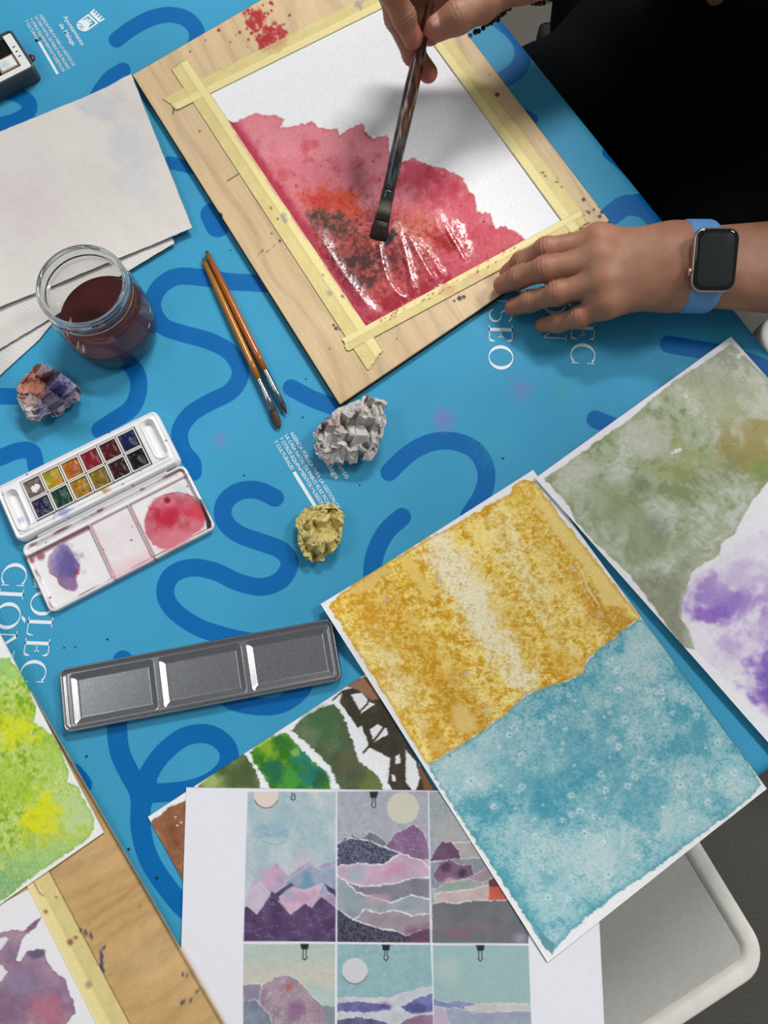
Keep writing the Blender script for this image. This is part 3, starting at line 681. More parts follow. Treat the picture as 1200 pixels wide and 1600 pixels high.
# --- yellow and blue watercolour
def paint_yellow(P):
    X, Y = P.X, P.Y
    P.c[:] = (234, 234, 236)
    bnd = [(667, 1195), (696, 1179), (732, 1157), (759, 1139), (795, 1111), (822, 1086), (853, 1074), (880, 1066), (910, 1053), (918, 1030), (940, 1012), (957, 999), (975, 982), (1003, 966)]
    ypoly = [(514, 946), (560, 905), (612, 874), (660, 846), (720, 815), (780, 780), (796, 772), (800, 760), (816, 752), (832, 752), (846, 768), (890, 825), (950, 900), (985, 945)] + bnd[::-1] + [(640, 1150), (600, 1085), (560, 1020)]
    d = P.sd(ypoly, 4, .12, 3, 30); m = sstep(1, -1, d)
    # streaks running down the sheet
    ca, sa = math.cos(math.radians(58)), math.sin(math.radians(58))
    U, V = X * ca + Y * sa, -X * sa + Y * ca
    st = fbm(U * .004, V * .022, 11, 4); nz = fbm(X * .045, Y * .045, 12, 4); f1, f2 = worley(X * .13 + 1.6 * fbm(X * .07, Y * .07, 4), Y * .13 + 1.6 * fbm(X * .07 + 9, Y * .07, 5), 5)
    fine = fbm(X * .3, Y * .3, 14, 3)
    t = (st - .5) * 1.3 + (nz - .5) * 1.6 + (fine - .5) * .9 + (fbm(X * .12, Y * .12, 19, 3) - .5) * 1.3
    base = np.tile(np.array((224, 190, 92.)), (X.size, 1))
    P2 = Paint(X, Y, (231, 192, 70))
    lowt = (st - .5) * 1.5 + (nz - .5) * 1.1
    wx, wy = X + 5 * (fbm(X * .08, Y * .08, 91, 2) - .5), Y + 5 * (fbm(X * .08, Y * .08, 92, 2) - .5)
    worm = .62 * fbm(wx * .15, wy * .15, 93, 2) + .38 * fbm(X * .42, Y * .42, 94, 2)
    P2.mix(sstep(.02, .35, lowt) * .45, (218, 166, 30)); P2.mix(sstep(-.02, -.35, lowt) * .7, (244, 225, 148))
    P2.mix(sstep(.03, -.03, worm - .46 - .16 * lowt) * .75, (248, 229, 150))
    P2.mix(sstep(-.02, .06, worm - .565 + .22 * lowt) * .75, (202, 142, 10))
    for x, y, r, ry, c, a in ((640, 1010, 150, 55, (202, 148, 34), .55), (735, 1120, 120, 40, (190, 134, 30), .7), (575, 955, 60, 28, (200, 150, 44), .6), (905, 905, 150, 36, (200, 148, 30), .6), (955, 960, 60, 34, (184, 126, 24), .85), (690, 1170, 46, 24, (194, 140, 36), .7), (795, 990, 120, 40, (206, 158, 60), .4), (810, 780, 40, 26, (214, 170, 50), .5), (880, 1040, 60, 22, (206, 156, 44), .7)):
        P2.blob(x, y, r, c, a * .7, jit=.7, fr=.05, seed=int(x), ry=ry, ang=math.radians(58))
    for x, y, r, ry, a in ((700, 880, 110, 34, .75), (745, 955, 130, 30, .85), (815, 1060, 100, 24, .8), (620, 1060, 90, 26, .5), (800, 860, 90, 26, .45), (850, 960, 90, 20, .4)):
        P2.blob(x, y, r, (241, 234, 206), a, jit=.8, fr=.06, seed=int(x) + 5, ry=ry, ang=math.radians(60))
    cr = sstep(.12, .0, f2 - f1); gran = sstep(.42, .75, fine)
    ret = sstep(.42, .58, fbm(X * .02, Y * .02, 77)); P2.mix(cr * .45 * (.35 + .65 * ret), (184, 134, 44)); P2.mix(sstep(.30, .12, f1) * .45 * (.3 + .7 * ret), (247, 238, 200)); P2.mix(gran * .42 * sstep(-.35, .3, t), (188, 130, 22)); P2.mix(sstep(.42, .2, fine) * .4, (246, 234, 184))
    # smooth pale strip along the right edge and small flat passages
    for pl, c in (([(845, 768), (890, 825), (950, 900), (1002, 964), (975, 950), (940, 945), (925, 905), (900, 870), (868, 835), (840, 790)], (234, 208, 128)), ([(622, 872), (640, 868), (676, 925), (668, 945), (650, 915)], (232, 200, 110)), ([(705, 1105), (725, 1100), (745, 1130), (738, 1150), (715, 1140)], (226, 196, 120)), ([(540, 925), (600, 882), (612, 890), (560, 930)], (222, 190, 110))):
        dd = P2.sd(pl, 5, .08, 8, 30); P2.mix(sstep(4, -4, dd) * .9, c)
    P2.line([(908, 890), (918, 920), (936, 945)], 2.2, (240, 232, 210), .8)
    P2.mix(sstep(7, 0, -d) * .55, (190, 138, 44))
    for x, y in ((895, 888), (936, 958), (604, 936), (728, 1052), (760, 1110), (686, 905)): P2.blob(x, y, 6, (206, 186, 176), .7, seed=int(x))
    P.c = P.c * (1 - m[:, None]) + P2.c * m[:, None]
    # blue half
    bpoly = bnd + [(1040, 1010), (1110, 1105), (1190, 1226), (1160, 1256), (1100, 1300), (1040, 1345), (980, 1385), (920, 1428), (880, 1466), (862, 1486), (850, 1478), (820, 1430), (760, 1340), (700, 1248)]
    d = P.sd(bpoly, 3.5, .14, 13, 30); m = sstep(1, -1, d)
    P3 = Paint(X, Y, (146, 192, 199)); n1 = fbm(X * .016, Y * .016, 41, 4); n2 = fbm(X * .05, Y * .05, 42, 4); n3 = fbm(X * .35, Y * .35, 43, 2)
    t = (n1 - .5) * 1.7 + (n2 - .5) * 1.0 + (n3 - .5) * .55
    P3.mix(sstep(.0, .5, t) * .8, (74, 154, 174)); P3.mix(sstep(-.02, -.46, t) * .8, (184, 208, 211)); P3.mix(sstep(.5, .75, n3) * .35, (66, 144, 164))
    for x, y, r, a in ((905, 1160, 70, .55), (960, 1210, 60, .5), (1010, 1250, 50, .5), (820, 1230, 50, .5), (980, 1100, 40, .3), (760, 1180, 30, .3), (880, 1240, 60, .4)): P3.blob(x, y, r, (58, 146, 170), a * .75, jit=.9, fr=.05, seed=int(x))
    for x, y, r, a in ((730, 1200, 50, .5), (1010, 1010, 45, .5), (900, 1350, 60, .4), (1080, 1290, 50, .5), (960, 1330, 50, .5), (860, 1400, 50, .35), (1150, 1230, 30, .5), (820, 1290, 30, .4)): P3.blob(x, y, r, (190, 210, 212), a, jit=.9, fr=.05, seed=int(x) + 2)
    rs = np.random.RandomState(4)
    for k in range(150):
        u, v = rs.rand(2); p = np.array((700, 1205)) * (1 - u) * (1 - v) + np.array((1010, 985)) * u * (1 - v) + np.array((1170, 1215)) * u * v + np.array((860, 1460)) * (1 - u) * v
        if rs.rand() < .5 * v: continue
        r = rs.uniform(1.0, 3.2) ** 1.15; P3.blob(p[0], p[1], r * 1.9, (208, 224, 226), .7, jit=.6, fr=.2, seed=k)
        if r > 1.9: P3.dot(p[0] + .5, p[1] + .5, r * .5, (70, 140, 160), .8)
    for k in range(60):
        u = rs.rand(); i = int(u * 12.99); a_, b_ = np.array(bnd[i]), np.array(bnd[i + 1]); p = a_ + (b_ - a_) * rs.rand() + rs.randn(2) * 3
        P3.dot(p[0], p[1], rs.uniform(.6, 2), (46, 84, 76) if rs.rand() < .6 else (220, 226, 220), .7)
    P3.mix(sstep(6, 0, -d) * .5, (84, 140, 152)); P3.mix(sstep(14, 3, -d) * .25 * (Y > 1300), (60, 140, 160))
    P.c = P.c * (1 - m[:, None]) + P3.c * m[:, None]
    P.poly([(836, 1440), (850, 1462), (868, 1474), (862, 1490), (846, 1474)], (96, 148, 158), jit=2, seed=3)
    P.grain(9, .55, 60, 2)
Y_COR = [(502, 945), (833, 734), (1198, 1232), (855, 1502)]
def lift_y(X, Y):
    near_tin = np.exp(-((X - 515) ** 2 + (Y - 985) ** 2) / 60 ** 2)
    return .0002 + .010 * near_tin + .0006 * fbm(X * .01, Y * .01, 3) + .0012 * sstep(1280, 1480, Y)
sheet('watercolour_sheet', Y_COR, 262, 390, .0028, paint_yellow, M['paper'],
      'watercolour sheet painted ochre yellow above and turquoise blue below', 'painting', lift=lift_y, thick=.0004)

# --- green and purple watercolour
def paint_green(P):
    X, Y = P.X, P.Y
    P.c[:] = (234, 233, 238)
    bnd = [(1230, 740), (1200, 752), (1176, 782), (1163, 804), (1146, 836), (1126, 850), (1124, 868), (1100, 880), (1080, 896), (1069, 937), (1064, 966), (1078, 985), (1086, 1016)]
    gp = [(850, 748), (880, 728), (930, 692), (985, 654), (1020, 622), (1060, 592), (1100, 566), (1142, 538), (1160, 552), (1200, 592), (1300, 700)] + bnd + [(1062, 1008), (1040, 975), (1020, 948), (985, 900), (960, 875), (930, 848), (900, 815), (888, 790)]
    d = P.sd(gp, 2.6, .1, 3, 40); m = sstep(1.2, -1.2, d)
    P2 = Paint(X, Y, (172, 180, 154)); q = 60 * (fbm(X * .01, Y * .01, 2) - .5)
    n1 = fbm((X + q) * .013, (Y - q) * .013, 5, 5); n2 = fbm((X + q) * .05, (Y + q) * .05, 6, 4)
    t = (n1 - .5) * 2.0 + (n2 - .5) * 1.0 + (fbm((X + q) * .16, (Y + q) * .16, 66, 3) - .5) * .8
    P2.mix(sstep(.0, .5, t) * .85, (134, 146, 102)); P2.mix(sstep(0, -.45, t) * .8, (202, 206, 194))
    for x, y, r, ry, c, a in ((1000, 840, 80, 60, (128, 140, 98), .6), (1040, 940, 60, 60, (130, 134, 112), .7), (1172, 690, 60, 46, (156, 140, 78), .75), (1060, 720, 60, 40, (150, 160, 96), .5), (1020, 820, 26, 20, (118, 128, 128), .32), (1190, 735, 30, 16, (128, 150, 84), .7), (1110, 610, 60, 40, (168, 176, 140), .7), (960, 790, 60, 44, (138, 150, 112), .5), (1130, 590, 40, 30, (160, 162, 140), .6), (1010, 690, 50, 36, (196, 198, 186), .7), (900, 730, 50, 36, (196, 200, 186), .7), (1055, 1000, 30, 40, (134, 132, 122), .7), (1000, 760, 30, 18, (112, 132, 96), .5)):
        P2.blob(x, y, r, c, a, jit=.9, fr=.035, seed=int(x), ry=ry, ang=.7)
    g = np.abs(fbm((X + q) * .018, (Y + q) * .018, 8, 3) - .5); P2.mix(sstep(.012, .0, g) * .4, (124, 132, 92))
    P2.mix(sstep(9, 0, -d) * .4, (148, 152, 118))
    for x, y, r in ((1072, 620, 2.2), (1056, 705, 3.5), (1062, 703, 3), (1050, 708, 2), (1154, 557, 4), (1160, 552, 4)): P2.dot(x, y, r, (232, 232, 230), .9)
    P.c = P.c * (1 - m[:, None]) + P2.c * m[:, None]
    pp = [(1086, 1010), (1070, 975), (1066, 945), (1080, 905), (1126, 876), (1150, 850), (1260, 800), (1300, 1000), (1280, 1170), (1210, 1130), (1150, 1075)]
    d = P.sd(pp, 6, .06, 21, 40); m = sstep(8, -8, d)
    P4 = Paint(X, Y, (226, 218, 232)); n1 = fbm(X * .02, Y * .02, 15, 5); n2 = fbm(X * .06, Y * .06, 16, 3); t = (n1 - .5) * 2 + (n2 - .5)
    P4.mix(sstep(.05, .6, t) * .8, (176, 144, 206)); P4.mix(sstep(0, -.5, t) * .7, (236, 232, 238))
    for x, y, r, ry, c, a in ((1115, 935, 46, 34, (164, 136, 202), .9), (1150, 945, 60, 22, (150, 116, 198), .7), (1110, 960, 30, 14, (136, 98, 190), .8), (1200, 1060, 34, 50, (116, 84, 178), .9), (1195, 990, 40, 50, (176, 150, 206), .7), (1140, 1010, 30, 22, (186, 164, 212), .7), (1180, 900, 60, 30, (190, 172, 212), .6), (1190, 1120, 30, 20, (200, 184, 216), .6), (1170, 1060, 20, 30, (228, 222, 232), .8), (1160, 860, 60, 40, (228, 220, 234), .8)):
        P4.blob(x, y, r, c, a, jit=.9, fr=.05, seed=int(x), ry=ry)
    P4.mix(sstep(6, 0, -np.abs(d + 3) + 0) * 0, (0, 0, 0))
    e = sstep(4, 0, np.abs(P.sd(pp, 6, .06, 21, 40))) * (X < 1130); P4.mix(e * .12, (140, 110, 170))
    P.c = P.c * (1 - m[:, None]) + P4.c * m[:, None]
    P.grain(5, .3, 61, 2)
G_COR = [(836, 747), (1142, 526), (1517, 946), (1231, 1195)]
sheet('watercolour_sheet', G_COR, 250, 370, .0056, paint_green, M['paper'],
      'watercolour sheet painted grey green with a lilac purple corner, at the right', 'painting', thick=.0004,
      lift=lambda X, Y: .0006 * fbm(X * .01, Y * .01, 8) + .005 * sstep(950, 1180, Y) * sstep(1100, 950, X - (Y - 1000) * .6))

# ------------------------------------------------------------------ plywood drawing boards with taped paper
def wood(P, dirv, tone, seed):
    X, Y = P.X, P.Y; c, s = dirv
    U, V = X * c + Y * s, -X * s + Y * c
    P.c[:] = tone
    w = 40 * (fbm(U * .003, V * .008, seed, 3) - .5)
    g = np.sin((V + w * 3.2) * .16 + 2 * fbm(U * .004, V * .01, seed + 2)) ; P.mix(sstep(.35, 1, g) * .42, np.array(tone) * .87); P.mix(sstep(-.4, -1, g) * .25, np.minimum(np.array(tone) * 1.07, 250))
    f = fbm(U * .02, V * .5, seed + 3, 3); P.c += ((f - .5) * 18)[:, None]
    P.c += ((fbm(X * .006, Y * .006, seed + 4, 3) - .5) * 26)[:, None] * np.array((1, 1.0, 1.1))
def tape(P, seed=0):
    P.c += ((fbm(P.X * .08, P.Y * .08, seed, 3) - .5) * 18)[:, None]
def strip(cor, z, parent, nx, ny, seed, stains=None, lift=None, step=.00035):
    G = quad_grid(cor, nx, ny, z); X, Y = proj(G)
    P = Paint(X, Y, (214, 197, 134)); tape(P, seed)
    uu = np.tile(np.linspace(0, 1, nx), ny); uu = 1 - uu if step < 0 else uu
    P.mix(.75 * sstep(.5, .6, uu), (236, 222, 160)); P.mix(.5 * sstep(.05, .02, np.abs(uu - .55)), (206, 190, 128))
    if stains: stains(P)
    G[..., 2] += step * sstep(.50, .62, np.linspace(0, 1, nx))[None, :]
    e = np.zeros(G.shape[:2]); e[0] = e[-1] = 1                       # torn ends
    j = (fbm(X * .25, Y * .25, seed + 8, 2) - .5) * .004
    d = G[-1] - G[0]; d /= np.linalg.norm(d, axis=-1, keepdims=True)
    G = G + d[None] * (j * e)[..., None]
    if lift is not None: G[..., 2] += lift(X, Y)
    return slab('masking_tape', G, M['tape'], .0006, parent, {'Col': lin(P.c)})

BT = .0062                                                           # top face of the board above the table
B_L, B_B, B_R = at(207, 117, BT), at(531, 632, BT), at(952, 345, BT)
board = thing('drawing_board', 'plywood drawing board with red watercolour taped down on it, under the two hands', 'board', ((B_L + B_R)[0] / 2, (B_L + B_R)[1] / 2, T))
def board_panel(parent, O, A, B, nx, ny, paint, top, bot):
    u = np.linspace(0, 1, nx)[None, :, None]; v = np.linspace(0, 1, ny)[:, None, None]
    G = O + (A - O) * u + (B - O) * v; G[..., 2] = T + top
    X, Y = proj(G); P = Paint(X, Y, (205, 180, 145)); paint(P)
    return slab('panel', G, M['wood'], top - bot, parent, {'Col': lin(P.c)})
def paint_board1(P):
    wood(P, (.53, .848), (206, 179, 140), 3)
    for x, y, r, ry, a in ((408, 40, 40, 12, .9), (415, 66, 24, 12, .95), (435, 50, 16, 10, .8), (392, 34, 10, 8, .9)):
        P.blob(x, y, r, (168, 24, 34), a, jit=1.3, fr=.12, seed=int(x), ry=ry, ang=1.0)
    rs = np.random.RandomState(2)
    for k in range(34): P.dot(385 + rs.randn() * 26 + 20, 45 + rs.randn() * 20, rs.uniform(.8, 3.2), (160, 22, 32), .9)
    for pts, w in (([(270, 178), (272, 167)], 1.6), ([(272, 167), (280, 172)], 1), ([(355, 283), (378, 268)], 1.6), ([(369, 140), (371, 138)], 1.6)): P.line(pts, w, (58, 48, 44))
    for x, y, r in ((312, 205, 1.5), (343, 337, 5), (339, 336, 4), (297, 81, 1.4), (321, 63, 1.2), (424, 365, 1.5), (438, 377, 1.5), (410, 392, 1.3), (525, 513, 3), (521, 508, 2), (530, 515, 1.5), (437, 376, 2), (515, 545, 1.5), (620, 530, 1.2), (718, 466, 4), (725, 464, 3), (710, 470, 2), (777, 148, 3.6), (765, 117, 1.5), (848, 268, 2), (870, 280, 2), (878, 293, 2), (905, 278, 3), (912, 312, 3), (920, 332, 2.5), (928, 328, 2), (937, 338, 3), (940, 332, 2.5), (916, 330, 1.5), (935, 322, 1.6)):
        P.dot(x, y, r, (34, 36, 52) if x != 777 else (120, 24, 34), .85)
    for k in range(50): P.line([(rs.uniform(340, 520), rs.uniform(250, 520))] * 1 + [(0, 0)], 0.01, (0, 0, 0), 0)
    P.line([(415, 395), (430, 383)], 1, (70, 55, 50), .6); P.line([(402, 400), (412, 390)], 1, (70, 55, 50), .6)
    P.blob(780, 110, 30, (170, 150, 110), .3, seed=3)
board_panel(board, B_L, B_B, B_R + B_L - B_B, 330, 330, paint_board1, BT, .0006)
def edge_shadow_band():                                       # dark band round the plywood edge, its colour standing in for the shadow stripe
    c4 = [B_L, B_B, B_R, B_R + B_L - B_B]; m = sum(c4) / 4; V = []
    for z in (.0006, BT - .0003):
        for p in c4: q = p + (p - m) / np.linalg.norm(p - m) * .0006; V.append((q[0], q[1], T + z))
    o = obj('edge', V, [(k, (k + 1) % 4, (k + 1) % 4 + 4, k + 4) for k in range(4)], mat('shadow_edge', (34, 24, 18), .8, noise=.3, nscale=120), board, False)
    o['label'] = 'plywood edge coloured dark as shadow'
edge_shadow_band()

def paint_red(P):
    X, Y = P.X, P.Y; P.c[:] = (233, 233, 236)
    top = [(352, 186), (368, 191), (385, 182), (400, 177), (412, 180), (430, 180), (445, 187), (439, 199), (463, 197), (478, 192), (490, 190), (498, 199), (515, 202), (528, 200), (531, 211), (547, 200), (567, 193), (571, 206), (583, 216), (605, 212), (612, 246), (630, 253), (640, 248), (647, 247), (660, 252), (670, 258), (693, 263), (707, 270), (720, 275), (728, 288), (743, 311), (745, 332), (767, 333), (772, 357), (787, 353), (800, 360), (818, 372)]
    poly = top + [(830, 390), (700, 470), (572, 520), (450, 350)]
    d = P.sd(poly, 3.5, .2, 3, 30); m = sstep(1.2, -1.2, d)
    P2 = Paint(X, Y, (215, 128, 138))
    n1 = fbm(X * .014, Y * .014, 5, 5); n2 = fbm(X * .06, Y * .06, 6, 4); n3 = fbm(X * .22, Y * .22, 7, 3)
    low = sstep(0, 190, (Y - 215) * .8 - (X - 420) * .05 + 60 * (n1 - .5))
    P2.mix(low * .7, (182, 66, 80))
    P2.mix(sstep(.5, .8, n2) * .55, (178, 50, 66)); P2.mix(sstep(.5, .2, n1) * .4, (226, 160, 164)); P2.mix(sstep(.55, .85, n3) * .4 * (.3 + low), (150, 24, 44))
    B = lambda *a, **k: P2.blob(*a, **k)
    for x, y, r, ry, c, a in ((660, 275, 44, 22, (190, 30, 60), .7), (700, 300, 46, 26, (184, 40, 66), .6), (735, 330, 26, 16, (196, 60, 84), .6), (750, 365, 36, 24, (196, 62, 82), .6), (780, 372, 26, 14, (206, 96, 110), .6),
                        (525, 318, 50, 26, (196, 66, 34), .9), (500, 320, 22, 14, (190, 36, 44), .7), (545, 335, 26, 18, (190, 58, 30), .8), (665, 365, 50, 34, (206, 128, 96), .8), (640, 345, 30, 16, (196, 96, 80), .6),
                        (600, 400, 70, 40, (136, 32, 38), .7), (560, 380, 50, 30, (166, 74, 54), .6), (520, 350, 40, 20, (92, 62, 44), .9), (505, 345, 26, 12, (74, 58, 40), .9), (530, 340, 16, 8, (60, 56, 48), .9), (560, 405, 50, 18, (86, 40, 40), .9), (540, 415, 40, 14, (60, 34, 36), .8), (590, 392, 34, 14, (98, 36, 36), .8), (560, 440, 30, 18, (82, 36, 40), .75), (545, 460, 24, 16, (110, 30, 44), .7), (500, 370, 26, 14, (120, 66, 56), .7),
                        (700, 375, 30, 18, (158, 22, 28), .9), (705, 382, 18, 9, (138, 14, 18), .8), (680, 430, 26, 18, (166, 22, 36), .8), (625, 470, 40, 16, (150, 20, 34), .8), (640, 430, 40, 30, (166, 50, 56), .6), (740, 420, 50, 16, (196, 70, 86), .6), (770, 395, 30, 12, (200, 84, 96), .6), (430, 230, 50, 30, (220, 140, 148), .6), (540, 235, 60, 26, (216, 132, 140), .6), (470, 270, 60, 22, (206, 112, 124), .5)):
        B(x, y, r, c, a * (.72 if x > 640 and c[0] > 160 else 1), jit=.8, fr=.10, seed=int(x * 3 + y) % 50, ry=ry, ang=.35)
    gran = sstep(.5, .78, fbm(X * .28, Y * .28, 71, 3)); dk = np.clip(1.3 - np.hypot((X - 555) / 120, (Y - 390) / 75), 0, 1)
    P2.mix(sstep(.2, 1, dk) * .55 * sstep(.3, .6, n2), (104, 34, 36)); P2.mix(gran * dk * .95, (48, 26, 28)); P2.mix(sstep(.48, .25, fbm(X * .3, Y * .3, 72, 2)) * dk * .45, (208, 112, 92))
    P2.mix(gran * sstep(.3, 1, low) * .3, (128, 20, 40))
    rs = np.random.RandomState(7)
    for k in range(120):
        x, y = rs.uniform(410, 800), rs.uniform(235, 400)
        if y < 200 + max(0, x - 560) * .55 + 30: continue
        P2.dot(x, y, rs.uniform(.6, 2.6), (146, 20, 44), rs.uniform(.4, .8))
    for x, y, r, ry, c, a in ((525, 352, 38, 14, (66, 52, 40), .85), (565, 408, 44, 14, (62, 32, 34), .8), (600, 398, 34, 12, (84, 26, 32), .8), (556, 436, 34, 14, (70, 32, 38), .7), (585, 378, 28, 12, (120, 40, 40), .7), (655, 452, 36, 10, (140, 18, 34), .7), (612, 480, 30, 10, (136, 16, 30), .8)):
        B(x, y, r, c, a, jit=1.1, fr=.13, seed=int(x + y) % 40, ry=ry, ang=.3)
    P2.mix(sstep(.47, .36, fbm(X * .16, Y * .16, 73, 3)) * sstep(0, .4, dk) * .5, (196, 92, 78))
    for x, y, r in ((608, 372, 6), (615, 366, 5), (604, 378, 4)): P2.blob(x, y, r * 1.6, (30, 18, 24), .95, jit=.8, fr=.2, seed=int(x))
    P2.mix(sstep(5, 0, -d) * .4, (190, 78, 92))
    e = sstep(16, 2, seg_d(X, Y, 362, 192, 572, 505) + 10 * (fbm(X * .1, Y * .1, 5) - .5)); P2.mix(e * .8, (164, 34, 62))
    e = sstep(9, 2, seg_d(X, Y, 572, 505, 700, 436)); P2.mix(e * .7, (160, 24, 50))
    P.c = P.c * (1 - m[:, None]) + P2.c * m[:, None]; P.grain(7, .5, 12, 2)
    wd_ = np.full(X.shape, 99.)
    for pts, w, a in BUCKLES:
        L = smooth_line(pts, 4)
        for p, q in zip(L[:-1], L[1:]): wd_ = np.minimum(wd_, seg_d(X, Y, *p, *q) / w)
    return m * sstep(2.6, .6, wd_ + 2.2 * (fbm(X * .12, Y * .12, 88, 3) - .5)) * sstep(.35, .55, fbm(X * .3, Y * .3, 89, 2) + .12)
R_COR = [(318, 138), (572, 514), (886, 345), (640, -24)]
BUCKLES = [([(500, 372), (530, 425), (560, 462), (592, 500)], 9, 1.0), ([(593, 384), (598, 412), (606, 438), (622, 460), (640, 472)], 5, 1.2), ([(624, 358), (632, 390), (640, 425), (647, 466)], 6, 1.0),
           ([(640, 372), (656, 402), (668, 424), (682, 444)], 5, 1.3), ([(652, 378), (672, 398), (690, 430)], 5, .8), ([(688, 336), (698, 358), (712, 382), (724, 404)], 5, 1.3), ([(715, 352), (732, 392)], 6, .6)]
def lift_red(X, Y):
    b = sstep(300, 420, Y) * sstep(830, 740, X) * sstep(0, 16, seg_d(X, Y, 572, 507, 877, 343)) * sstep(0, 16, seg_d(X, Y, 362, 192, 572, 505))
    z = .0010 * fbm(X * .014 + 3, Y * .010, 21, 2)
    for pts, w, a in BUCKLES:                          # ridges where the soaked paper has buckled
        d = np.full(X.shape, 99.); L = smooth_line(pts, 5)
        for p, q in zip(L[:-1], L[1:]): d = np.minimum(d, seg_d(X, Y, *p, *q))
        z = z + .00085 * a * np.exp(-(d / w) ** 2)
    return b * z
o = sheet('painting', R_COR, 330, 300, BT + .0003, paint_red, M['wetpaper'], None, None, board, .00025, lift_red)
o['label'] = 'white paper half covered in wet red and dark brown watercolour'
def st_top(P):
    P.blob(425, 62, 22, (176, 120, 84), .5, jit=1, fr=.1, seed=2); P.blob(560, 8, 10, (140, 130, 150), .6, jit=1, fr=.2, seed=4)
def st_left(P):
    for x, y, r in ((442, 338, 6), (515, 458, 5), (446, 345, 4)): P.blob(x, y, r, (150, 150, 140), .8, seed=x)
    for x, y, r in ((423, 325, 1.4), (536, 464, 2.4), (434, 342, 1.4), (505, 430, 1)): P.dot(x, y, r, (60, 40, 40), .9)
    P.mix(sstep(5, 0, seg_d(P.X, P.Y, 362, 200, 570, 506)) * sstep(.4, .6, fbm(P.X * .1, P.Y * .1, 3)) * .5, (200, 120, 110))
def st_bot(P):
    rs = np.random.RandomState(5)
    for k in range(46):
        u = rs.rand() ** 1.3; P.dot(585 + u * 230 + rs.randn() * 2, 504 - u * 124 + rs.rand() * 9, rs.uniform(.6, 1.7), (130, 40, 44), .8)
    P.blob(700, 455, 16, (206, 160, 124), .7, jit=1, fr=.12, seed=3, ry=10); P.blob(745, 432, 18, (204, 158, 130), .6, jit=1, fr=.1, seed=6, ry=9); P.blob(730, 443, 12, (200, 180, 140), .5, seed=8)
def st_right(P):
    for x, y, r in ((848, 270, 2.5), (852, 275, 2), (870, 284, 2.2), (878, 293, 1.8)): P.dot(x, y, r, (60, 62, 50), .8)
strip([(253, 155), (277, 172), (668, -22), (650, -45)], BT + .0007, board, 24, 120, 3, st_top)
strip([(268, 108), (292, 92), (598, 548), (575, 579)], BT + .0009, board, 24, 140, 5, st_left)
strip([(694, 46), (661, 47), (893, 366), (922, 347)], BT + .0011, board, 24, 120, 7, st_right)
strip([(543, 549), (535, 529), (909, 327), (917, 348)], BT + .0013, board, 24, 120, 9, st_bot)

# second board, bottom left
B2T = .0072
Z3 = lambda pts: [(x / 3, 1200 + y / 3) for x, y in pts]
q0, q1 = at(57, 1100, B2T), at(347, 1600, B2T); ax = (q1 - q0) / np.linalg.norm(q1 - q0); ay = np.array([ax[1], -ax[0], 0])
corner = q0 - ax * .012
board2 = thing('drawing_board', 'plywood drawing board at the lower left corner with a purple painting taped on', 'board', (*(corner + ax * .2 + ay * .1)[:2], T))
def paint_board2(P):
    wood(P, (.86, -.5), (196, 160, 108), 23)
    P.line([(135, 1445), (222, 1378)], 4, (186, 118, 76), .6, 1.5)
    rs = np.random.RandomState(3)
    for pts, w in (([(124, 1452), (132, 1456), (141, 1461)], 3.5), ([(141, 1461), (149, 1470)], 2), ([(157, 1482), (165, 1481)], 3), ([(158, 1487), (159, 1500), (158, 1512)], 5), ([(158, 1512), (162, 1518)], 2), ([(285, 1522), (290, 1524)], 4), ([(284, 1567), (300, 1561)], 3), ([(283, 1562), (286, 1569)], 3), ([(306, 1553), (311, 1549)], 4)): P.line(pts, w, (36, 44, 84), .9)
    P.line([(210, 1435), (214, 1433)], 1.2, (80, 60, 40), .7); P.line([(217, 1413), (219, 1418)], 1.2, (100, 70, 50), .6)
board_panel(board2, corner, corner + ax * .42, corner + ay * .30, 200, 150, paint_board2, B2T, .0028)
def paint_purple(P):
    X, Y = P.X, P.Y; P.c[:] = (230, 228, 232)
    pl = Z3([(-400, 760), (0, 772), (60, 758), (110, 765), (160, 720), (196, 697), (192, 712), (150, 760), (108, 795), (72, 900), (92, 905), (125, 862), (165, 848), (212, 852), (216, 900), (240, 935), (268, 968), (312, 990), (320, 1050), (345, 1090), (350, 1150), (310, 1200), (320, 1400), (-400, 1400)])
    d = P.sd(pl, 2.5, .15, 4, 40); m = sstep(1, -1, d); P2 = Paint(X, Y, (158, 128, 150))
    n = fbm(X * .02, Y * .02, 3, 4); P2.mix(sstep(.45, .7, n) * .7, (124, 100, 132)); P2.mix(sstep(.5, .3, n) * .6, (186, 158, 172))
    P2.blob(75, 1575, 34, (178, 108, 124), .8, seed=3); P2.blob(56, 1490, 16, (90, 86, 116), .9, seed=4, ry=9); P2.blob(30, 1540, 30, (146, 130, 156), .6, seed=6); P2.blob(20, 1585, 30, (134, 96, 124), .6, seed=8); P2.blob(50, 1448, 14, (136, 84, 120), .7, seed=9, ry=6, ang=-.6)
    P2.mix(sstep(4, 0, -d) * .5, (122, 88, 116)); P2.grain(6, .2, 5)
    P.c = P.c * (1 - m[:, None]) + P2.c * m[:, None]
    for w in (Z3([(-60, 830), (20, 790), (40, 795), (20, 835), (0, 850)]), Z3([(-30, 930), (10, 925), (36, 955), (10, 1000), (-30, 1010)])): P.poly(w, (224, 220, 226), jit=2, seed=5)
o = sheet('painting', [(-160, 1500), (46, 1388), (178, 1640), (-40, 1760)], 140, 180, B2T + .0003, paint_purple, M['paper'], None, None, board2, .00025)
o['label'] = 'white paper with mauve purple watercolour blot'
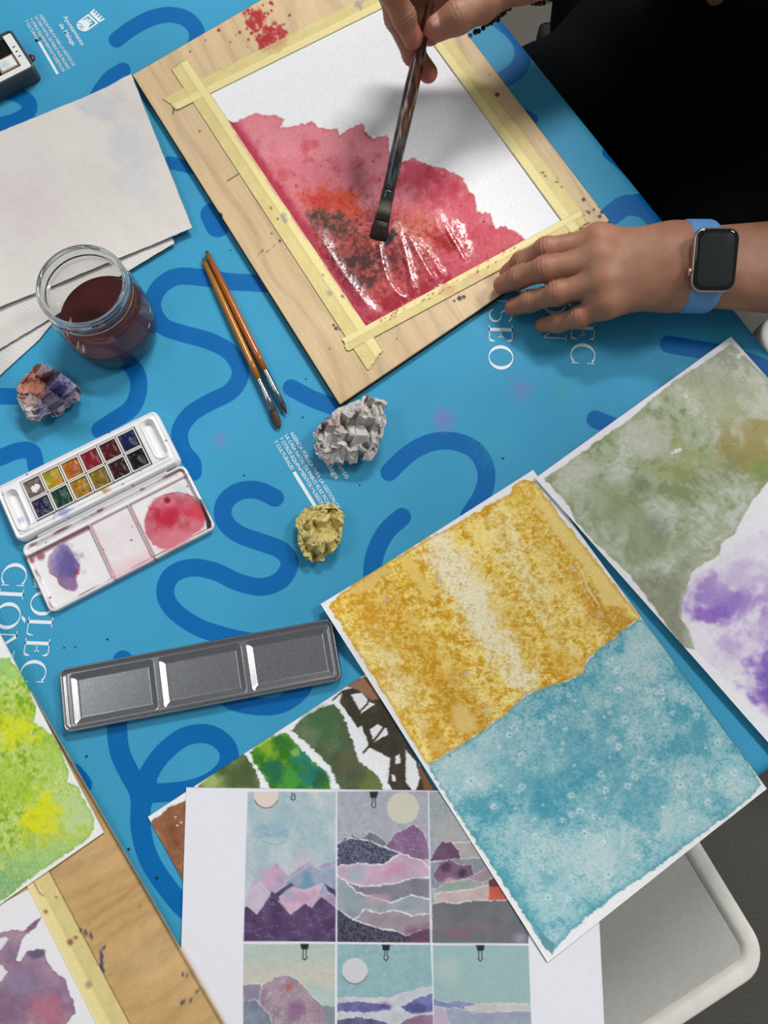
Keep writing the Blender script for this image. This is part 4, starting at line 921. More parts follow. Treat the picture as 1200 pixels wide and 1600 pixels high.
def st2(P):
    for x, y, r in ((72, 1425, 3), (118, 1465, 2), (110, 1472, 3), (130, 1452, 4), (88, 1402, 1.5)): P.blob(x, y, r * 1.8, (130, 70, 60), .8, seed=int(x))
    P.line([(53, 1378), (62, 1396), (68, 1400)], 2.5, (160, 90, 80), .7); P.blob(138, 1538, 6, (140, 140, 110), .8, seed=3)
strip([(36, 1372), (72, 1352), (222, 1636), (168, 1634)], B2T + .0009, board2, 22, 120, 13, st2, None, -.00001)
strip([(-170, 1486), (-182, 1462), (60, 1352), (66, 1374)], B2T + .0007, board2, 10, 60, 15)

# --- lime green watercolour lying on the second board
def paint_lime(P):
    X, Y = P.X, P.Y; P.c[:] = (230, 232, 230)
    pl = [(-400, 1060), (-96, 850), (-40, 975), (0, 1030), (14, 1028), (28, 1046), (42, 1066), (50, 1090), (58, 1110), (52, 1128), (66, 1136), (84, 1150), (96, 1172), (100, 1190), (108, 1204), (106, 1222), (122, 1230), (128, 1246), (140, 1262), (148, 1280), (146, 1296), (138, 1310), (100, 1336), (40, 1378), (0, 1410), (-150, 1508), (-400, 1060)]
    d = P.sd(pl, 3, .2, 3, 40); m = sstep(1, -1, d); P2 = Paint(X, Y, (180, 202, 100)); n = fbm(X * .02, Y * .02, 4, 4); f1, f2 = worley(X * .12 + 2 * fbm(X * .08, Y * .08, 2), Y * .12, 6)
    P2.mix(sstep(.45, .65, n) * .8, (166, 190, 56)); P2.mix(sstep(.5, .3, n) * .7, (194, 212, 124))
    P2.mix(sstep(.14, 0, f2 - f1) * .6 * sstep(1090, 1180, Y), (116, 162, 50)); P2.mix(sstep(.28, .1, f1) * .35, (206, 222, 150))
    P2.mix(sstep(.50, .64, fbm(X * .16, Y * .16, 9, 3)) * .8 * sstep(120, 40, X + .3 * (Y - 1180)), (112, 158, 20)); P2.mix(sstep(.48, .34, fbm(X * .13, Y * .13, 19, 3)) * .5, (206, 220, 140))
    for x, y, r, ry, c, a in ((25, 1142, 40, 26, (208, 214, 30), .9), (70, 1277, 30, 34, (216, 214, 20), .95), (105, 1310, 26, 16, (190, 200, 70), .6), (130, 1265, 30, 40, (182, 204, 146), .9), (70, 1340, 80, 26, (150, 190, 120), .8), (20, 1375, 50, 26, (130, 180, 104), .8), (10, 1040, 40, 24, (146, 200, 110), .9), (85, 1180, 26, 30, (160, 194, 84), .7), (-10, 1390, 60, 24, (118, 166, 120), .7), (15, 1230, 46, 40, (160, 192, 50), .6)):
        P2.blob(x, y, r * 1.15, c, a * .9, jit=1.0, fr=.09, seed=int(x + y), ry=ry * 1.15)
    P2.mix(sstep(.2, .05, f2 - f1) * .45 * sstep(1290, 1330, Y + .5 * X - 20), (196, 214, 170))
    P2.mix(sstep(5, 0, -d) * .5, (116, 166, 70)); P2.grain(8, .35, 7)
    P.c = P.c * (1 - m[:, None]) + P2.c * m[:, None]
L_COR = [(-83, 830), (163, 1300), (-160, 1524), (-420, 1054)]
sheet('watercolour_sheet', L_COR, 300, 250, B2T + .0016, paint_lime, M['paper'], 'watercolour sheet painted lime green with yellow spots, at the left edge', 'painting',
      lift=lambda X, Y: .0008 * fbm(X * .01, Y * .01, 5), thick=.0004)

# ------------------------------------------------------------------ paper towels
def towel(cor, z, label, nx, ny, tint, stains, lift, seed):
    G = quad_grid(cor, nx, ny, z); X, Y = proj(G)
    P = Paint(X, Y, tint); P.c += ((fbm(P.X * .012, P.Y * .012, seed, 3) - .5) * 10)[:, None]
    for s in stains: P.blob(*s, jit=.7, fr=.03, seed=int(s[0]) % 97)
    u = np.arange(nx)[None, :] * 1.0; v = np.arange(ny)[:, None] * 1.0
    emb = np.sin(u * 1.9 + v * .5) * np.sin(v * 1.7)
    G[..., 2] += lift(X, Y) + np.where(emb > -9, .00030, 0) * emb * (.6 + .8 * fbm(X * .05, Y * .05, seed))
    j = (fbm(X * .12, Y * .12, seed + 4, 3) - .5) * .0009
    for k in (0, -1):
        G[k, :, 1] += j[k]; G[:, k, 0] += j[:, k]
    return tag(slab('paper_towel', G, M['towel'], .0006, None, {'Col': lin(P.c)}), label, 'paper towel', None)
towel([(-150, 470), (118, 462), (60, 532), (-190, 760)], .0012, 'undermost white paper towel, only a thin wedge showing left of the jar', 110, 90, (214, 211, 207), [], lambda X, Y: .0008 * fbm(X * .02, Y * .02, 3), 3)
towel([(-120, 330), (240, 290), (273, 380), (-60, 582)], .0034, 'middle white paper towel of three, its edge peeking out behind the jar', 190, 130, (217, 213, 208), [(60, 500, 40, (206, 196, 198), .5)],
      lambda X, Y: .0010 * fbm(X * .02, Y * .02, 5), 5)
def lift_t(X, Y):
    b = np.exp(-(((X - 225) / 60) ** 2 + ((Y - 130) / 60) ** 2))
    return .0012 * fbm(X * .012, Y * .012, 8) + .0012 * fbm(X * .03, Y * .03, 9) + .0022 * sstep(.3, .8, b) + .0012 * np.exp(-((X + Y * .45 - 262) / 16) ** 2) * sstep(350, 200, Y)
towel([(-210, 293), (208, 122), (301, 357), (-117, 530)], .0060, 'large white paper towel on top of the others, upper left, beside the plywood board', 300, 170, (216, 211, 206),
      [(150, 160, 40, (188, 190, 198), .55), (205, 230, 40, (196, 198, 204), .6), (215, 290, 34, (196, 199, 206), .45), (20, 250, 60, (216, 210, 206), .5), (40, 330, 60, (212, 200, 202), .5), (130, 225, 40, (222, 217, 210), .5)], lift_t, 7)

# ------------------------------------------------------------------ lathe helpers
def lathe(name, c, prof, mt, parent, n=64, cap0=False, cap1=False, attrs=None, rough=0):
    prof = np.array(prof, float); t = np.linspace(0, 2 * math.pi, n, endpoint=False); m = len(prof)
    V = np.stack([c[0] + prof[:, :1] * np.cos(t), c[1] + prof[:, :1] * np.sin(t), c[2] + np.repeat(prof[:, 1:2], n, 1)], -1).reshape(-1, 3)
    i = np.arange(m - 1)[:, None] * n + np.arange(n)[None]; j = np.arange(m - 1)[:, None] * n + (np.arange(n)[None] + 1) % n
    F_ = np.stack([i, j, j + n, i + n], -1).reshape(-1, 4)
    FL = [list(f) for f in F_]
    if cap0: FL.append(list(range(n))[::-1])
    if cap1: FL.append([(m - 1) * n + k for k in range(n)])
    return obj(name, V, FL, mt, parent, True, None, attrs(V) if attrs else None)
def rod(name, a, b, prof, mt, parent, n=20, flat=None, col=None, caps=True, loc=None):
    """solid of revolution along a->b; prof rows (t along 0..1, radius[, squash across])"""
    a, b = np.array(a, float), np.array(b, float); ax = b - a; L = np.linalg.norm(ax); ax /= L
    up = np.array([0, 0, 1.0]); s = np.cross(ax, up); s /= np.linalg.norm(s); w = np.cross(s, ax)
    V = []; tt = np.linspace(0, 2 * math.pi, n, endpoint=False)
    for row in prof:
        t, r = row[0], row[1]; q = row[2] if len(row) > 2 else 1.0; q2 = row[3] if len(row) > 3 else 1.0
        for k in tt: V.append(a + ax * L * t + s * r * q * math.cos(k) + w * r * q2 * math.sin(k))
    V = np.array(V); m = len(prof); F_ = []
    for i in range(m - 1):
        for k in range(n):
            F_.append([i * n + k, i * n + (k + 1) % n, (i + 1) * n + (k + 1) % n, (i + 1) * n + k])
    if caps: F_.append(list(range(n))[::-1]); F_.append([(m - 1) * n + k for k in range(n)])
    A = None
    if col is not None:
        tv = np.repeat(np.array([r[0] for r in prof]), n); kv = np.tile(np.arange(n), m); A = {'Col': lin(col(tv, kv))}
    return obj(name, V, F_, mt, parent, True, loc, A)

# ------------------------------------------------------------------ jar of dirty water
def jar():
    c = at(183, 519, 0); c[2] = T + .0002
    r = thing('jar', 'glass jar half filled with dark reddish brown rinse water, beside the paper towels', 'jar', c)
    # glass: clear thin wall, thick rim and base that bend light
    g, nt, b = nodes('clear_glass'); N, L = nt.nodes, nt.links; N.remove(b)
    tr = N.new('ShaderNodeBsdfTransparent'); tr.inputs[0].default_value = (.86, .88, .88, 1)
    gl = N.new('ShaderNodeBsdfGlossy'); gl.inputs['Roughness'].default_value = .03
    lw = N.new('ShaderNodeLayerWeight'); lw.inputs[0].default_value = .5
    pw_ = N.new('ShaderNodeMath'); pw_.operation = 'POWER'; pw_.inputs[1].default_value = 4.0; L.new(lw.outputs['Facing'], pw_.inputs[0])
    fr = N.new('ShaderNodeMath'); fr.operation = 'MULTIPLY_ADD'; fr.inputs[1].default_value = .8; fr.inputs[2].default_value = .05; L.new(pw_.outputs[0], fr.inputs[0])
    mx = N.new('ShaderNodeMixShader'); L.new(fr.outputs[0], mx.inputs[0]); L.new(tr.outputs[0], mx.inputs[1]); L.new(gl.outputs[0], mx.inputs[2])
    L.new(mx.outputs[0], N['Material Output'].inputs[0])
    thick = mat('thick_glass', (232, 238, 238), .02, trans=1.0, ior=1.5)
    body = [(0, .0), (.028, .0), (.033, .0012), (.0362, .005), (.0375, .012), (.0378, .022), (.0376, .046), (.0368, .053), (.0352, .0585), (.0338, .061)]
    lathe('jar_wall', c, body, g, r)
    rim = [(.0338, .061), (.0336, .0625), (.0352, .0638), (.0354, .0655), (.0342, .0668), (.0343, .0690), (.0352, .0702), (.0353, .0718), (.0344, .0735), (.0346, .0752), (.0345, .0772), (.0335, .0784), (.0322, .0784), (.0312, .0772), (.0306, .074), (.0304, .066), (.0308, .0625), (.0325, .0602), (.0338, .061)]
    lathe('jar_rim', c, rim, thick, r)
    w = mat('murky_water', (70, 28, 28), .06, spec=.5, noise=.08, nscale=60)
    wp = [(0, .0012), (.0274, .0012), (.0323, .0023), (.0354, .0058), (.0367, .0125), (.0371, .020), (.0371, .0278), (.0366, .0271), (.035, .0268), (0, .0268)]
    lathe('rinse_water', c, wp, w, r)
    return c
JAR = jar()

# ------------------------------------------------------------------ crumpled paper
def wad(outline, z0, height, paint, label, seed, sheet=2.3, folds=34, n=150):
    """a square of paper folded again and again across random planes until it fits the outline"""
    P_ = np.array([at(*p) for p in outline])[:, :2]; c = P_.mean(0); Q = (P_ - c); R = np.hypot(Q[:, 0], Q[:, 1]).mean()
    Q = Q / R; hz = height / 2 / R
    rs = np.random.RandomState(seed)
    u, v = np.meshgrid(np.linspace(-1, 1, n), np.linspace(-1, 1, n)); p = np.stack([u, v, 0 * u], -1).reshape(-1, 3) * sheet / 2
    for k in range(9):                                 # first crumple: pleats across the sheet
        th = rs.rand() * math.pi; f = rs.uniform(.9, 2.4) if k < 5 else rs.uniform(3.5, 6)
        w = (u.ravel() * math.cos(th) + v.ravel() * math.sin(th)) * f + rs.rand() * 5 + .25 * np.sin(3 * u.ravel() + k)
        tr = np.abs((w % 1.0) - .5) * 2 - .5; p[:, 2] += tr * (.30 if k < 5 else .04); p[:, :2] += tr[:, None] * .06 * rs.randn(2)
    a = rs.rand() * 6; p = p @ np.array([[math.cos(a), -math.sin(a), 0], [math.sin(a), math.cos(a), 0], [0, 0, 1]]).T
    def supp(d):                                       # support of the finished lump in direction d
        h = np.hypot(d[0], d[1]); e = d[:2] / max(h, 1e-6)
        return math.hypot(h * (Q @ e).max(), d[2] * hz)
    for k in range(folds):
        t = k / (folds - 1); grow = 1.0 + .75 * max(0, 1 - t * 1.6)
        d = rs.randn(3); d[2] *= .55 if k < folds * .4 else 1.0; d /= np.linalg.norm(d)
        if k > folds * .4 and k % 3 == 0: d = np.array([Q[rs.randint(len(Q))][0], Q[rs.randint(len(Q))][1], rs.randn() * .3]); d /= np.linalg.norm(d)
        s_ = p @ d - supp(d) * grow * rs.uniform(.86, 1.04); m = s_ > 0
        p[m] -= np.outer(s_[m] * rs.uniform(1.75, 1.95), d)
    for k in range(10):                                # settle the top into many tilted facets
        a = k * 2.4 + rs.rand(); d = np.array([math.cos(a) * .62, math.sin(a) * .62, .78]) if k < 8 else np.array([rs.randn() * .2, rs.randn() * .2, 1.0]); d /= np.linalg.norm(d)
        s_ = p @ d - supp(d) * rs.uniform(.66, .95); m = s_ > 0; p[m] -= np.outer(s_[m] * 1.7, d)
    p[:, 2] = np.where(p[:, 2] < -hz, -hz - (p[:, 2] + hz) * .3, p[:, 2])
    p[:, 2] = np.minimum(p[:, 2], hz * 1.25)
    V = np.zeros_like(p); V[:, :2] = c + p[:, :2] * R; V[:, 2] = T + z0 + (p[:, 2] + hz) * R
    V[:, 2] += T + z0 - V[:, 2].min()
    k = (CAM[2] - V[:, 2]) / (CAM[2] - T); V[:, :2] = CAM[:2] + (V[:, :2] - CAM[:2]) * k[:, None]
    X, Y = proj(V); Pn = Paint(X, Y, (200, 198, 195)); paint(Pn, None, None)
    o = obj('crumpled_paper', V, grid_faces(n, n), M['crumple'], None, False, None, {'Col': lin(Pn.c)})
    return tag(o, label, 'paper')
def wp1(P, d, D):
    P.c[:] = (196, 191, 186); P.blob(520, 665, 20, (176, 142, 140), .6, seed=2); P.blob(575, 700, 30, (176, 172, 168), .5, seed=3); P.grain(10, .1, 3)
wad([(482, 690), (500, 682), (516, 668), (522, 640), (545, 632), (560, 622), (580, 614), (590, 624), (606, 648), (608, 668), (602, 690), (585, 708), (560, 717), (530, 714), (505, 712), (486, 708)], .0066, .028, wp1, 'grey white crumpled tissue resting on the lower corner of the plywood board', 5)
def wp2(P, d, D):
    P.c[:] = (206, 190, 122); P.grain(14, .08, 3); P.blob(520, 790, 18, (222, 204, 120), .6, seed=1); P.blob(478, 835, 14, (196, 186, 134), .6, seed=4); P.blob(500, 860, 16, (186, 176, 124), .6, seed=6)
wad([(x + 8, y + 2) for x, y in ((472, 790), (490, 783), (512, 781), (528, 790), (534, 806), (530, 830), (522, 845), (510, 862), (492, 877), (476, 878), (472, 860), (466, 840), (463, 820), (470, 806))], .0012, .026, wp2, 'crumpled ball of yellow masking tape on the cloth lettering', 11)
def wp3(P, d, D):
    P.c[:] = (158, 150, 158); P.blob(52, 598, 34, (196, 130, 108), .95, seed=2); P.blob(92, 605, 22, (96, 90, 150), .9, seed=5); P.blob(70, 640, 20, (120, 122, 150), .8, seed=7); P.blob(45, 645, 14, (206, 202, 200), .8, seed=8); P.blob(110, 625, 18, (126, 124, 146), .7, seed=9); P.blob(40, 580, 10, (206, 160, 140), .7, seed=3)
wad([(27, 600), (34, 588), (55, 576), (78, 569), (94, 574), (100, 590), (112, 598), (124, 612), (126, 628), (116, 636), (98, 640), (80, 634), (78, 652), (62, 657), (44, 656), (33, 648), (36, 630), (30, 614)], .0012, .026, wp3, 'crumpled tissue stained orange and violet in front of the jar', 17)

# ------------------------------------------------------------------ rectangular trays pressed or moulded as one relief
class Fr:
    """local metric frame of a rectangle seen at four photo corners (tl, tr, br, bl) at height z"""
    def __init__(s, cor, z):
        s.z = z; p = np.array([at(*c, z) for c in cor]); s.c = p.mean(0)
        ex = (p[1] - p[0]) + (p[2] - p[3]); s.ex = ex / np.linalg.norm(ex); s.ey = np.array([-s.ex[1], s.ex[0], 0])
        s.L = ((p[1] - p[0]) @ s.ex + (p[2] - p[3]) @ s.ex) / 2; s.W = ((p[0] - p[3]) @ s.ey + (p[1] - p[2]) @ s.ey) / 2
    def loc(s, px, py, z=None):
        q = at(px, py, s.z if z is None else z) - s.c; return q @ s.ex * 1000, q @ s.ey * 1000
    def w(s, x, y, z):                                  # mm -> world
        P = s.c + np.multiply.outer(np.asarray(x) / 1000, s.ex) + np.multiply.outer(np.asarray(y) / 1000, s.ey); P[..., 2] = T + np.asarray(z) / 1000; return P
def relief(name, fr, L, W, rad, step, h, mt, parent, colf=None, wetf=None, z0=0.0):
    nx, ny = int(L / step) + 1, int(W / step) + 1
    x, y = np.meshgrid(np.linspace(-L / 2, L / 2, nx), np.linspace(-W / 2, W / 2, ny))
    for _ in range(2):                                   # pull the square corners in to the rounded outline
        d = rrect_sd(x, y, L / 2, W / 2, rad); cx = np.sign(x) * (L / 2 - rad); cy = np.sign(y) * (W / 2 - rad)
        m = (np.abs(x) > L / 2 - rad) & (np.abs(y) > W / 2 - rad) & (d > 0)
        k = rad / np.maximum(np.hypot(x - cx, y - cy), 1e-6)
        x, y = np.where(m, cx + (x - cx) * k, x), np.where(m, cy + (y - cy) * k, y)
    G = fr.w(x, y, h(x, y)); A = {}
    if colf is not None:
        P = Paint(*proj(G), (225, 224, 226)); colf(P, x.ravel(), y.ravel()); A['Col'] = lin(P.c)
        A['Wet'] = wetf(P, x.ravel(), y.ravel()) if wetf else np.zeros(x.size)
    return slab(name, G, mt, 0, parent, A, flat_bottom=T + z0)

# --- grey tin palette
TF = Fr([(91, 1044), (521, 966), (533, 1062), (99, 1148)], .009)
def tin():
    L, W = TF.L * 1000, TF.W * 1000
    wells = []
    for a, b, c, d in (((117, 1060), (238, 1035), (246, 1098), (113, 1140)), ((256, 1032), (375, 1006), (382, 1080), (252, 1112)), ((393, 1003), (508, 978), (522, 1058), (392, 1088))):
        q = np.array([TF.loc(*p, .006) for p in (a, b, c, d)]); wells.append((q.mean(0), (abs(q[1, 0] - q[0, 0]) + abs(q[2, 0] - q[3, 0])) / 4, (abs(q[0, 1] - q[3, 1]) + abs(q[1, 1] - q[2, 1])) / 4))
    hw = np.mean([w[2] for w in wells]) + .5; hl = np.mean([w[1] for w in wells]) + 1.0; ym = np.mean([w[0][1] for w in wells])
    cx = [w[0][0] for w in wells]; mid = cx[1]; pitch = (cx[2] - cx[0]) / 2; cx = [mid - pitch, mid, mid + pitch]
    def h(x, y):
        d = -rrect_sd(x, y, L / 2, W / 2, 6)
        z = 7.2 + 1.6 * np.sqrt(np.clip(1 - ((d - 1.1) / 1.1) ** 2, 0, 1)) * (d < 2.2) - np.where(d > 2.2, 1.4 * sstep(2.2, 4.2, d), 0)
        z = np.where(d < .05, 6.0, z)
        for c in cx:
            s = -rrect_sd(x - c, y - ym * .3, hl, min(hw, W / 2 - 4.6), 3.0)
            z = np.where(s > 0, z - 2.7 * np.clip(s / 4.6, 0, 1), z)
        return z
    m, nt, b = nodes('brushed_tin'); N, K = nt.nodes, nt.links
    b.inputs['Metallic'].default_value = 1; b.inputs['Roughness'].default_value = .3
    tc = N.new('ShaderNodeTexCoord'); nz = N.new('ShaderNodeTexNoise'); nz.inputs['Scale'].default_value = 900; nz.inputs['Detail'].default_value = 3
    K.new(tc.outputs['Object'], nz.inputs['Vector']); cr = N.new('ShaderNodeValToRGB')
    cr.color_ramp.elements[0].position = .3; cr.color_ramp.elements[0].color = (*lin((146, 147, 150)), 1)
    cr.color_ramp.elements[1].position = .7; cr.color_ramp.elements[1].color = (*lin((172, 172, 175)), 1)
    K.new(nz.outputs['Fac'], cr.inputs[0]); K.new(cr.outputs[0], b.inputs['Base Color'])
    bp = N.new('ShaderNodeBump'); bp.inputs['Strength'].default_value = .06; bp.inputs['Distance'].default_value = .0003
    K.new(nz.outputs['Fac'], bp.inputs['Height']); K.new(bp.outputs['Normal'], b.inputs['Normal'])
    o = relief('tin_palette', TF, L, W, 6, .55, h, m, None, z0=.0004)
    tag(o, 'empty grey metal tin lid with three mixing wells, below the white paint box', 'palette')
tin()

# --- white watercolour box: pans above, mixing lid below
ZB = lambda x, y: (x / 3.3333, 620 + y / 3.3333)
BF = Fr([(-11, 763), (241.5, 638.5), (281.5, 720.5), (27, 846.5)], .011)
LF = Fr([(34, 852), (287, 725.5), (337, 823.5), (77, 961)], .0055)
def paint_box():
    root = thing('watercolour_box', 'open white watercolour box with twelve colour pans and a paint-stained lid, at the left', 'paint box', (*((BF.c + LF.c) / 2)[:2], T + .0006))
    L, W = BF.L * 1000, BF.W * 1000
    bay = np.array([BF.loc(*ZB(*p)) for p in ((108, 455), (690, 152), (790, 342), (196, 650))])
    # local axes of the bay follow the box
    bc = bay.mean(0); bl = (bay[1, 0] - bay[0, 0] + bay[2, 0] - bay[3, 0]) / 4; bw = (bay[0, 1] - bay[3, 1] + bay[1, 1] - bay[2, 1]) / 4
    slots = [np.array(BF.loc(*ZB(*p))) for p in ((92, 587), (805, 217))]
    def h(x, y):
        d = -rrect_sd(x, y, L / 2, W / 2, 5.5)
        z = 9.0 + 1.8 * sstep(0, 1.6, d)
        z = z - .7 * sstep(1.5, .9, np.abs(d - 3.4))
        z = z - 5.5 * sstep(.3, -.5, rrect_sd(x - bc[0], y - bc[1], bl, bw, .5))
        for s in slots:
            q = rrect_sd(x - s[0], y - s[1], 5.6, W * .36, 5.5); z = z + .9 * sstep(1.0, .2, np.abs(q - .2)) - 4.2 * sstep(-.4, -3.5, q)
        z = z - .9 * sstep(.8, .2, np.abs(y + W / 2 - 7.5)) * (np.abs(x) < L / 2 - 8)
        return z
    rs = np.random.RandomState(6)
    def col(P, x, y):
        P.c += ((fbm(P.X * .05, P.Y * .05, 3) - .5) * 10)[:, None]
        P.blob(*ZB(325, 605), 14, (130, 134, 186), .7, jit=1, fr=.2, seed=3, ry=6, ang=-.4); P.blob(*ZB(550, 490), 9, (176, 140, 60), .8, jit=1, fr=.2, seed=4, ry=5); P.blob(*ZB(550, 570), 5, (190, 150, 70), .7, seed=5)
        for p in ((568, 184), (448, 232), (865, 228), (735, 388), (355, 632), (405, 615), (640, 455), (455, 520), (14, 510), (140, 405), (690, 460)): P.dot(*ZB(*p), rs.uniform(.7, 1.7), (50, 46, 52), .85)
        P.blob(*ZB(110, 640), 5, (120, 150, 200), .5, seed=7); P.blob(*ZB(765, 145), 5, (170, 150, 150), .6, seed=8)
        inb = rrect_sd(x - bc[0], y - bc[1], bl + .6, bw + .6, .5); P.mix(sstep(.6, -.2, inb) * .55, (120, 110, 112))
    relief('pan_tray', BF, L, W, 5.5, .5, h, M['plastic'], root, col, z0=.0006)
    # lid
    L2, W2 = LF.L * 1000, LF.W * 1000
    d1 = np.array([LF.loc(*ZB(*p)) for p in ((460, 665), (595, 965))]); d2 = np.array([LF.loc(*ZB(*p)) for p in ((665, 560), (800, 850))])
    ledge = np.mean([LF.loc(*ZB(*p))[1] for p in ((140, 832), (975, 402))])
    x1, x2 = d1[:, 0].mean(), d2[:, 0].mean()
    def h2(x, y):
        d = -rrect_sd(x, y, L2 / 2, W2 / 2, 6)
        z = 5.2 + .5 * sstep(0, .8, d) - 3.6 * sstep(1.7, 4.0, d)
        z = z + 1.9 * sstep(1.5, .3, np.minimum(np.abs(x - x1), np.abs(x - x2))) * (y < ledge) * sstep(1.8, 3, d)
        z = z + 1.6 * sstep(ledge - .6, ledge + .4, y) * sstep(2, 3.2, d) - .9 * sstep(1.2, .4, np.abs(y - (ledge + W2 / 2 - 2) / 2)) * (np.abs(x) < L2 / 2 - 9)
        return z
    red = [ZB(*p) for p in ((795, 545), (860, 510), (930, 495), (990, 512), (1030, 540), (1045, 590), (1072, 640), (1060, 680), (1010, 720), (960, 745), (900, 780), (860, 795), (800, 770), (760, 715), (752, 640), (775, 590))]
    pur = [ZB(*p) for p in ((320, 765), (355, 780), (385, 830), (412, 870), (412, 900), (395, 930), (405, 985), (390, 1012), (340, 1000), (308, 975), (300, 945), (262, 915), (250, 880), (258, 830), (290, 790))]
    def col2(P, x, y):
        P.c[:] = (222, 219, 221); P.c += ((fbm(P.X * .05, P.Y * .05, 13) - .5) * 12)[:, None]
        dist = -rrect_sd(x, y, L2 / 2, W2 / 2, 6)
        P.mix(sstep(1.6, 2.2, dist) * sstep(4.6, 3.2, dist) * sstep(.4, .6, fbm(P.X * .03, P.Y * .03, 8)) * .75, (116, 66, 74))
        P.mix(sstep(1.6, .5, np.minimum(np.abs(x - x1 - .9), np.abs(x - x2 - .9))) * (y < ledge) * .6, (120, 72, 76))
        P.mix(sstep(3, 0, np.abs(y - ledge + 1.2)) * (x < x1) * .8, (92, 40, 50)); P.mix(sstep(1.6, 0, np.abs(y - ledge)) * .4, (130, 96, 98))
        P.mix((x > x1) * (x < x2) * (y < ledge) * .35 * fbm(P.X * .06, P.Y * .06, 5), (214, 176, 180)); P.mix((x > x1) * (x < x2) * sstep(-W2 / 2 + 18, -W2 / 2 + 3, y) * .4, (212, 160, 168))
        P.poly(red, (196, 104, 116), .95, jit=2, fr=.15, soft=1.2, seed=4, edge=(214, 200, 200), ew=1.5, var=24); P.blob(*ZB(880, 620), 34, (178, 26, 52), .85, jit=.7, seed=5, ry=24, ang=-.4); P.blob(*ZB(1030, 600), 16, (206, 44, 60), .7, seed=6)
        P.blob(*ZB(870, 540), 6, (120, 14, 34), .9, jit=.2, seed=1); P.blob(*ZB(900, 740), 30, (208, 122, 134), .5, seed=9); P.line([ZB(*p) for p in ((800, 535), (860, 508), (930, 497), (1000, 518), (1030, 532))], 1.0, (110, 40, 54), .7)
        P.poly([ZB(*p) for p in ((1035, 530), (1050, 535), (1100, 650), (1102, 680), (1078, 690), (1072, 640))], (46, 20, 26), .9, soft=1)
        P.poly(pur, (138, 106, 150), .95, jit=2, fr=.2, soft=1, seed=7, edge=(190, 140, 150), ew=1, var=16); P.blob(*ZB(330, 870), 20, (84, 78, 142), .85, jit=.7, seed=8, ry=26); P.line([ZB(*p) for p in ((260, 915), (300, 945), (308, 975), (345, 1002))], 1.4, (110, 40, 60), .8); P.blob(*ZB(400, 915), 4, (160, 40, 60), .8, seed=2)
        P.blob(*ZB(210, 830), 7, (120, 50, 60), .85, seed=3); P.blob(*ZB(165, 850), 6, (130, 70, 76), .8, seed=4); P.blob(*ZB(425, 825), 6, (170, 140, 160), .7, seed=5); P.blob(*ZB(438, 912), 5, (196, 190, 194), .8, seed=6)
        for p, r in (((262, 1046), 1.6), ((684, 747), 1.6), ((538, 795), 1.2), ((975, 466), 1.3), ((715, 660), 1.2), ((240, 760), 1), ((690, 675), 1)): P.dot(*ZB(*p), r, (96, 60, 66), .9)
        P.blob(*ZB(940, 490), 12, (170, 196, 190), .4, seed=7)
    def wet2(P, x, y):
        return np.maximum(sstep(2, -2, P.sd(red, 2, .15, 4)), sstep(2, -2, P.sd(pur, 2, .2, 7))) * .9
    relief('mixing_lid', LF, L2, W2, 6, .5, h2, M['plastic'], root, col2, wet2, z0=.0006)
    # hinge barrel between the two halves
    a = BF.w(-L / 2 + 14, -W / 2 - 1.2, 5.0); b = BF.w(L / 2 - 14, -W / 2 - 1.2, 5.0)
    hm = mat('white_plastic', (222, 222, 224), .3, noise=.02)
    rod('hinge', a, b, [(0, .0014), (.02, .0017), (.98, .0017), (1, .0014)], hm, root, 12)
    # twelve pans
    cols = [[(150, 120, 110), (196, 178, 10), (212, 120, 10), (158, 14, 34), (92, 8, 26), (22, 30, 84)],
            [(16, 20, 74), (10, 62, 46), (196, 140, 14), (156, 124, 14), (56, 8, 22), (12, 14, 20)]]
    pm = mat('pan_plastic', (214, 212, 206), .25, noise=.04)
    mats = {}
    pw, ph = bl * 2 / 6, bw
    for r in range(2):
        for k in range(6):
            x0, x1_ = bc[0] - bl + k * pw + .35, bc[0] - bl + (k + 1) * pw - .35
            y1_, y0 = bc[1] + bw - r * ph - .3, bc[1] + bw - (r + 1) * ph + .3
            e = .95; V = []
            for z, i in ((4.0, .5), (11.3, 0), (11.3, e), (8.8, e + .2)):
                for X, Y in ((x0 + i, y0 + i), (x1_ - i, y0 + i), (x1_ - i, y1_ - i), (x0 + i, y1_ - i)): V.append(BF.w(X, Y, z))
            F_ = [(3, 2, 1, 0)] + [(s * 4 + q, s * 4 + (q + 1) % 4, s * 4 + 4 + (q + 1) % 4, s * 4 + 4 + q) for s in range(3) for q in range(4)] + [(12, 13, 14, 15)]
            p = obj('paint_pan', V, F_, pm, root, False)
            c = cols[r][k]; n = 14
            gx, gy = np.meshgrid(np.linspace(x0 + e + .1, x1_ - e - .1, n), np.linspace(y0 + e + .1, y1_ - e - .1, n))
            u, v = (gx - gx.mean()) / 7, (gy - gy.mean()) / 7
            dip = .5 * np.exp(-(u ** 2 + v ** 2) * 3) if c != (150, 120, 110) else 1.6 * np.exp(-(u ** 2 + v ** 2) * 1.5)
            z = 9.9 - dip + .5 * (fbm(gx * .5 + k * 7, gy * .5 + r * 9, 4) - .5) * 2
            G = BF.w(gx, gy, z); P = Paint(gx.ravel(), gy.ravel(), c)
            P.c *= (.52 + .5 * fbm(gx * .35 + k * 3, gy * .35, 6).ravel())[:, None]
            if (r, k) == (0, 0): P.blob(gx.mean() + 1, gy.mean() - 1, 3, (206, 150, 130), .9, jit=.2, seed=3); P.mix(sstep(1, 0, np.abs(np.hypot(P.X - gx.mean(), P.Y - gy.mean()) - 4.5)) * .7, (90, 100, 130))
